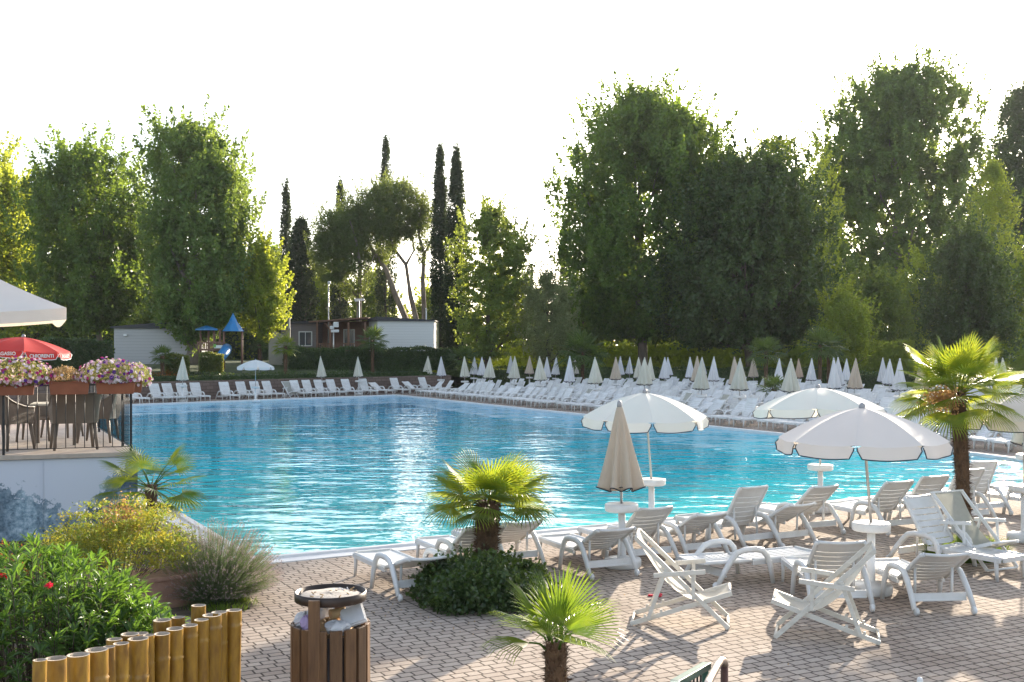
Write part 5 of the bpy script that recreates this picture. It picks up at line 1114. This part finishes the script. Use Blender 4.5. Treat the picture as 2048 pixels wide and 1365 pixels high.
armchair('second taupe resin armchair behind the table, farthest back on the left terrace', (AT(125, 22.4), 22.4, TZ), heading(-.2, -1))
t = thing('terrace_table', 'square taupe table with a pale top among the terrace armchairs', 'table', (AT(112, 20.7), 20.7, TZ), .3)
m = MB(); m.box((0, 0, .73), (.8, .8, .03)); m.build('tabletop', M['sling_white'], t, bevel=.006)
for a in (-1, 1):
    for b in (-1, 1): m = MB(); m.box((a * .33, b * .33, .357), (.055, .055, .714)); m.build('leg', M['wicker'], t)
# planters and petunias
def petunias(name, label, c, rx, ry, h, nleaf, nfl, mats, leafm='petunia_leaf', z=0, drop_=.25):
    r = thing(name, label, 'flowers', (c[0], c[1], z), RZ)
    u = runit(nleaf); f = NR.uniform(.35, 1.0, nleaf) ** .5; P = np.stack([u[:, 0] * rx * f, u[:, 1] * ry * f, np.where(u[:, 2] > 0, u[:, 2] * h, u[:, 2] * drop_) * f], 1)
    m = MB(); m.quads(leaf_quads(P, .035, .45)); m.build('foliage', M[leafm], r)
    u = runit(nfl); f = NR.uniform(.88, 1.1, nfl); P = np.stack([u[:, 0] * rx * f, u[:, 1] * ry * f, np.where(u[:, 2] > -.1, np.abs(u[:, 2]) * h, u[:, 2] * drop_) * f], 1)
    m = MB(); mi = 0
    for p, d in zip(P, u):
        n_ = Vector(d) + Vector((R.uniform(-.4, .4), R.uniform(-.8, .1), R.uniform(-.2, .4))); n_.normalize(); a = n_.orthogonal().normalized(); b = n_.cross(a); s = R.uniform(.022, .032)
        mi = R.choices(range(len(mats)), [w2 for _, w2 in mats])[0]; k = 7; V = [Vector(p) - n_ * .012] + [Vector(p) + (a * math.cos(6.283 * j / k) + b * math.sin(6.283 * j / k)) * s * (1 + .12 * (j % 2)) for j in range(k)]
        m.add(V, [(0, j + 1, (j + 1) % k + 1) for j in range(k)], mi)
    o = m.build('blossoms', [M[a] for a, _ in mats], r); tag(o, kind='stuff'); return r
def planter(label, c, z, Ln=.62, rz=RZ):
    r = thing('flower_box', label, 'flower box', (c[0], c[1], z), rz, 'terracotta flower boxes on the railing')
    m = MB(); a, b = Ln / 2, .085; prism(m, [(-a * .92, -b * .8), (a * .92, -b * .8), (a * .92, b * .8), (-a * .92, b * .8)], 0, [.155] * 4)
    V = m.v[0]; V[4:, :2] = [(-a, -b), (a, -b), (a, b), (-a, b)]; m.build('box', M['terracotta'], r, bevel=.008)
    m = MB(); m.box((0, 0, .172), (Ln + .03, .20, .034)); m.build('rim', M['terracotta'], r, bevel=.006)
    m = MB(); m.box((0, 0, .19), (Ln - .03, .15, .01)); m.build('soil', M['soil'], r); r.scale[2] = 1.22; return r
zb = TZ + .97
pk = [('pet_pink', 4), ('pet_white', 4), ('pet_magenta', 3), ('pet_purple', 1)]; pw = [('pet_pink', 5), ('pet_white', 5), ('pet_purple', 2), ('pet_magenta', 1)]
for a, nm, lb in ((.31, 0, 'right one on the front railing, under pink and purple petunias'), (1.02, 1, 'middle one on the front railing, under dry plants'), (1.85, 2, 'left one on the front railing, under magenta and white petunias')):
    planter('terracotta-coloured flower box, ' + lb, tp(a, -.07), zb)
planter('terracotta-coloured flower box hanging on the pool-side railing at the corner', tp(-.08, .55), zb, .5, math.atan2(sv.y, sv.x))
petunias('petunias', 'mound of pink, white and purple petunias in the right box of the front railing', tp(.40, -.08), .54, .25, .32, 4600, 380, pw, z=zb + .26, drop_=.08)
petunias('dry_plants', 'dry brownish plants with few blooms in the middle flower box', tp(1.10, -.06), .28, .17, .24, 2200, 12, [('pet_white', 1)], 'dry_leaf', z=zb + .24, drop_=.04)
petunias('petunias', 'mound of white, pink and magenta petunias trailing over the left box', tp(1.80, -.08), .56, .27, .36, 4600, 350, pk, z=zb + .26, drop_=.12)
petunias('petunias', 'pale petunias trailing over the corner box on the pool-side railing', tp(-.10, .55), .26, .34, .30, 2600, 120, pw, z=zb + .22, drop_=.14)
# awning parasol: square, hipped, seen cut at the left edge
cz_ = Vector((AT(133, 19.5), 19.5)); za = HT(616, 19.5); aw = thing('square_parasol', 'large square white parasol canopy cut by the left edge above the terrace', 'parasol', (*(cz_ + fd * 1.7 + sv * 1.7), TZ))
ap = Vector((0, 0, HT(512, 20.4) - TZ)); cs = [(-fd * 1.7 - sv * 1.7), (fd * 1.7 - sv * 1.7), (fd * 1.7 + sv * 1.7), (-fd * 1.7 + sv * 1.7)]; zc = za - TZ; m = MB(); vv = MB()
for i in range(4):
    A = Vector((*cs[i], zc)); B = Vector((*cs[(i + 1) % 4], zc))
    m.grid(lambda u, t: tuple(ap.lerp(A.lerp(B, u), max(.01, t)) - Vector((0, 0, math.sin(math.pi * u) * .10 * t * t + math.sin(math.pi * t) * .05))), 10, 10)
    vv.grid(lambda u, t: tuple(A.lerp(B, u) - Vector((0, 0, math.sin(math.pi * u) * .10 + .20 * t))), 12, 2)
co = m.build('canopy', M['canvas'], aw); vv.build('valance', M['canvas'], co)
m = MB(); m.tube([(0, 0, 0), (0, 0, ap.z)], .035, 12); m.build('pole', M['metal'], aw)
# red parasol with white lettering
rp, X, zr = open_parasol('open red parasol with white lettering on its edge, at the left behind the flowers', (AT(45, 26), 26, TZ), rad(-20), R_=1.02, ztop=1.97, rise=.26, mat='red_canvas', pmat_='paint_white', stand_=False, val=.15, tilt=(rad(-1), rad(5)))
words = ['RAGASSO', 'CHIORENTI']
for i in range(8):
    am = 2 * math.pi * (i + .5) / 8; out = Vector((math.cos(am), math.sin(am), 0)); p = Vector(X(tuple(out * (1.02 * math.cos(math.pi / 8) + .03))[:2] + (zr - .125,)))
    cu = bpy.data.curves.new('lettering', 'FONT'); cu.body = words[i % 2]; cu.size = .105; cu.align_x = 'CENTER'; cu.extrude = .001; cu.offset = .0025
    o = bpy.data.objects.new('lettering', cu); COL.objects.link(o); me_ = bpy.data.meshes.new_from_object(o); bpy.data.objects.remove(o); o = bpy.data.objects.new('lettering', me_); COL.objects.link(o); o.parent = rp; o.location = p; o.rotation_euler = (rad(90), 0, am + math.pi / 2); me_.materials.clear(); me_.materials.append(M['paint_white'])

# ------------------------------------------------------------------ planting bed lower left
sheet('planting_bed', [(-13, 5), (-2.5, 8.0), (-3.6, 10.5), (-4.0, 13.2), (-3.1, 13.8), (-3.6, 15.4), (-5.4, 18.6), (-6.25, 19.15), (-13, 16.7)], None, .015, M['soil'])
def blade(C, d, L_, w_, nrm, curl=.15):
    """lanceolate leaf as two quads + tip (arrays)"""
    s = np.cross(d, nrm); s /= np.maximum(np.linalg.norm(s, axis=1, keepdims=True), 1e-6); L_ = L_[:, None]; dn = np.array([0, 0, 1.])
    a = C; b = C + d * L_ * .35; c = C + d * L_ * .72 - dn * curl * L_ * .25; t = C + d * L_ - dn * curl * L_
    f = np.cross(s, d) * w_ * .25
    return np.concatenate([np.stack([a, b - s * w_ / 2 + f, b, b], 1), np.stack([a, b, b, b + s * w_ / 2 + f], 1), np.stack([b - s * w_ / 2 + f, c - s * w_ * .38 + f, c, b], 1), np.stack([b, c, c + s * w_ * .38 + f, b + s * w_ / 2 + f], 1),
                           np.stack([c - s * w_ * .38 + f, t, t, c], 1), np.stack([c, t, t, c + s * w_ * .38 + f], 1)])
def oleander(label, c, rx, ry, hfn, nst, seed):
    g = np.random.default_rng(seed); r = thing('oleander', label, 'shrub', (c[0], c[1], 0)); st = MB(); Q = []
    for i in range(nst):
        a = g.uniform(0, 6.283); q = math.sqrt(g.uniform(0, 1)); x = rx * q * math.cos(a); y = ry * q * math.sin(a); H = hfn(x, y) * g.uniform(.72, 1.06) * (1 - .35 * q ** 3)
        b = Vector((x * .55, y * .55, 0)); e = Vector((x + .06 * math.cos(a), y + .06 * math.sin(a), H)); mid = b.lerp(e, .5) + Vector((x * .1, y * .1, 0)); st.tube([b, mid, e], [.008, .006, .003], 4, caps=False)
        ax = (e - mid).normalized(); k = int(26 * g.uniform(.8, 1.2)); t = g.uniform(0, 1, k) ** .8; t[:5] = 1
        C = np.array(mid)[None] * (1 - t[:, None]) + np.array(e)[None] * t[:, None]; ph = g.uniform(0, 6.283, k); elv = g.uniform(.25, .95, k) * (.55 + .6 * t)
        u = np.array(ax.orthogonal().normalized()); v = np.cross(np.array(ax), u); d = np.cos(ph)[:, None] * u + np.sin(ph)[:, None] * v; d = d * np.cos(elv)[:, None] + np.array(ax) * np.sin(elv)[:, None]
        Q.append(blade(C, d, g.uniform(.10, .17, k), .026, np.tile(np.array(ax), (k, 1)) + g.normal(0, .2, (k, 3)), .12))
    m = MB(); m.quads(np.concatenate(Q)); m.build('foliage', M['oleander'], r); st.build('stems', M['bark'], r); return r
oleander('bright green long-leaved oleander bush behind the bamboo palisade', (AT(105, 9.7), 9.7), 1.0, .85, lambda x, y: 1.42 - .42 * max(0, x) - .25 * max(0, x - .5), 300, 5)
oleander('lower oleander clump at the right end behind the bamboo palisade', (AT(250, 9.6), 9.6), .42, .45, lambda x, y: .98 - .25 * x, 90, 6)
dome('oleander_flower', 'small red oleander flower at the left edge of the photo', 'flower', (AT(4, 9.2), 9.2), .035, .035, .05, 24, .04, M['red_petal'], core=False, z0=HT(1158, 9.2))
dome('oleander_flower', 'small red flower deeper in the oleander bush', 'flower', (AT(98, 9.0), 9.0), .03, .03, .04, 18, .035, M['red_petal'], core=False, z0=HT(1176, 9.0))
def nandina(label, c, rx, ry, h, n, seed, mat='nandina', z0=.3, name='nandina'):
    g = np.random.default_rng(seed); r = thing(name, label, 'shrub', (c[0], c[1], z0)); st = MB(); P = []
    for i in range(n):
        a = g.uniform(0, 6.283); q = math.sqrt(g.uniform(0, 1)); x, y = rx * q * math.cos(a), ry * q * math.sin(a); H = h * (1 - .45 * q * q) * g.uniform(.45, 1.05)
        k = int(g.uniform(60, 110)); cs_ = g.normal(0, 1, (k, 3)) * np.array([.12, .12, .022]) + np.array([x, y, H]); P.append(cs_)
        if i % 4 == 0: st.tube([(x * .3, y * .3, 0), (x * .7, y * .7, H * .6), (x, y, H)], [.007, .005, .003], 4, caps=False)
    P = np.concatenate(P); m = MB(); m.quads(leaf_quads(P, .048, .34, up=.8)); m.build('foliage', M[mat], r); st.build('stems', M['bark'], r); return r
nandina('feathery yellow and orange-green nandina bush filling the terracotta trough', (AT(225, 13.6), 13.9), .78, .6, 1.0, 150, 7)
nandina('sprawling yellow-green nandina left of the trough, against the mural', (AT(120, 14.0), 14.6), .55, .45, .78, 60, 8, z0=.1)
nandina('small reddish nandina at the left edge in front of the mural', (AT(18, 14.0), 14.0), .34, .3, .62, 26, 9, 'nandina_red', z0=.1)
for px, yy in ((250, 1010), (268, 1022), (222, 1020)):
    C = NR.normal(0, 1, (420, 3)) * np.array([.05, .05, .12]); m = MB(); m.quads(leaf_quads(C, .034, .6)); o = m.build('foliage_plume', M['seedhead']); o.location = (AT(px, 14), 14, HT(yy + 25, 14)); tag(o, 'dry orange seed plume %s on the yellow nandina' % {250: 'in the middle', 268: 'at the right', 222: 'at the left'}[px], 'seed head', 'dry seed plumes')
r = thing('planter_trough', 'weathered terracotta planting trough, its corner showing left of the lavender', 'planter', (AT(250, 13.4), 13.75, 0), rad(42))
m = MB(); prism(m, [(-.62, -.28), (.62, -.28), (.62, .28), (-.62, .28)], 0, [.36] * 4); V = m.v[0]; V[4:, :2] *= 1.08; m.build('box', M['terracotta_old'], r, bevel=.01)
m = MB(); m.box((0, 0, .385), (1.42, .68, .05)); m.build('rim', M['terracotta_old'], r, bevel=.008)
# lavender: thin stems with flower spikes
g = np.random.default_rng(3); n = 2600; az = g.uniform(0, 6.283, n); el = np.arcsin(g.uniform(.10, 1, n) ** .8); Ls = .80 * g.uniform(.72, 1.12, n) * (.62 + .38 * np.sin(el)) * 1.06
d = np.stack([np.cos(az) * np.cos(el), np.sin(az) * np.cos(el), np.sin(el)], 1); b = d * np.array([.25, .25, .0]) * .6; e_ = b + d * Ls[:, None] + np.array([.05, 0, .05]); s = runit(n) * .0035
r = thing('lavender', 'rounded grey-green lavender bush with spent flower spikes, beside the pool corner', 'shrub', (AT(425, 14.35), 14.3, 0))
m = MB(); m.quads(np.stack([b - s, b + s, e_ + s * .6, e_ - s * .6], 1)); k = 9; tt = g.uniform(.25, .8, (n, k, 1)); C = (b[:, None] * (1 - tt) + e_[:, None] * tt).reshape(-1, 3) + g.normal(0, .012, (n * k, 3))
dd = np.repeat(d, k, 0) + g.normal(0, .35, (n * k, 3)); dd /= np.linalg.norm(dd, axis=1, keepdims=True); m.quads(leaf_quads(C, .05, .12, dirs=dd)); u = runit(9000); u[:, 2] = np.abs(u[:, 2]); ff = NR.uniform(.75, 1, (9000, 1)); m.quads(leaf_quads(u * np.array([.46, .46, .52]) * ff, .05, .16, up=.1)); m.build('foliage', M['lavender'], r)
k = 10; tt = g.uniform(-.01, .055, (n, k, 1)); C = (e_[:, None] + d[:, None] * tt).reshape(-1, 3) + g.normal(0, .0035, (n * k, 3)); m = MB(); m.quads(leaf_quads(C, .011, .8)); m.build('flower_spikes', M['lavender_head'], r)
tuft('weed_tuft', 'fine seeding grass weed in front of the right end of the bamboo palisade', 'weed', (AT(432, 8.0), 8.0), .10, .75, 90, M['dry_leaf'], w_=.004, lean_=.25, seed=8)
tuft('grass_fringe', None, None, (-3.55, 13.9), .5, .12, 500, M['grass'], seed=9, kind='stuff')

# small fallen leaves and crumbs on the paving
k = 420; fx = NR.uniform(-6, 9, k); fy = NR.uniform(9, 20, k); near_ = NR.uniform(0, 1, k) < .5; aa = NR.uniform(0, 6.28, k); fx = np.where(near_, -.4 + np.cos(aa) * NR.uniform(.9, 1.7, k), fx); fy = np.where(near_, 14.2 + np.sin(aa) * NR.uniform(.9, 1.7, k), fy)
ok = fy < 16.6 + (fx + 3.75) * .58; fx, fy = fx[ok], fy[ok]
m = MB(); m.quads(leaf_quads(np.stack([fx, fy, np.full(len(fx), .008)], 1), .028, .5, up=6)); tag(m.build('fallen_leaves', M['dry_leaf']), kind='stuff')
# thin haze volume, added to lighten the far view like lens glare
m = MB(); m.box((0, 280, 24.5), (820, 700, 55)); hz = m.build('haze', bpy.data.materials.new('haze')); hm_ = hz.data.materials[0]; hm_.use_nodes = True; n = hm_.node_tree; n.nodes.remove(n.nodes['Principled BSDF'])
pv = n.nodes.new('ShaderNodeVolumePrincipled'); pv.inputs['Color'].default_value = (.95, .96, 1, 1); pv.inputs['Density'].default_value = .00016; pv.inputs['Anisotropy'].default_value = .2
L(n, pv.outputs[0], n.nodes['Material Output'].inputs['Volume']); tag(hz, kind='stuff')
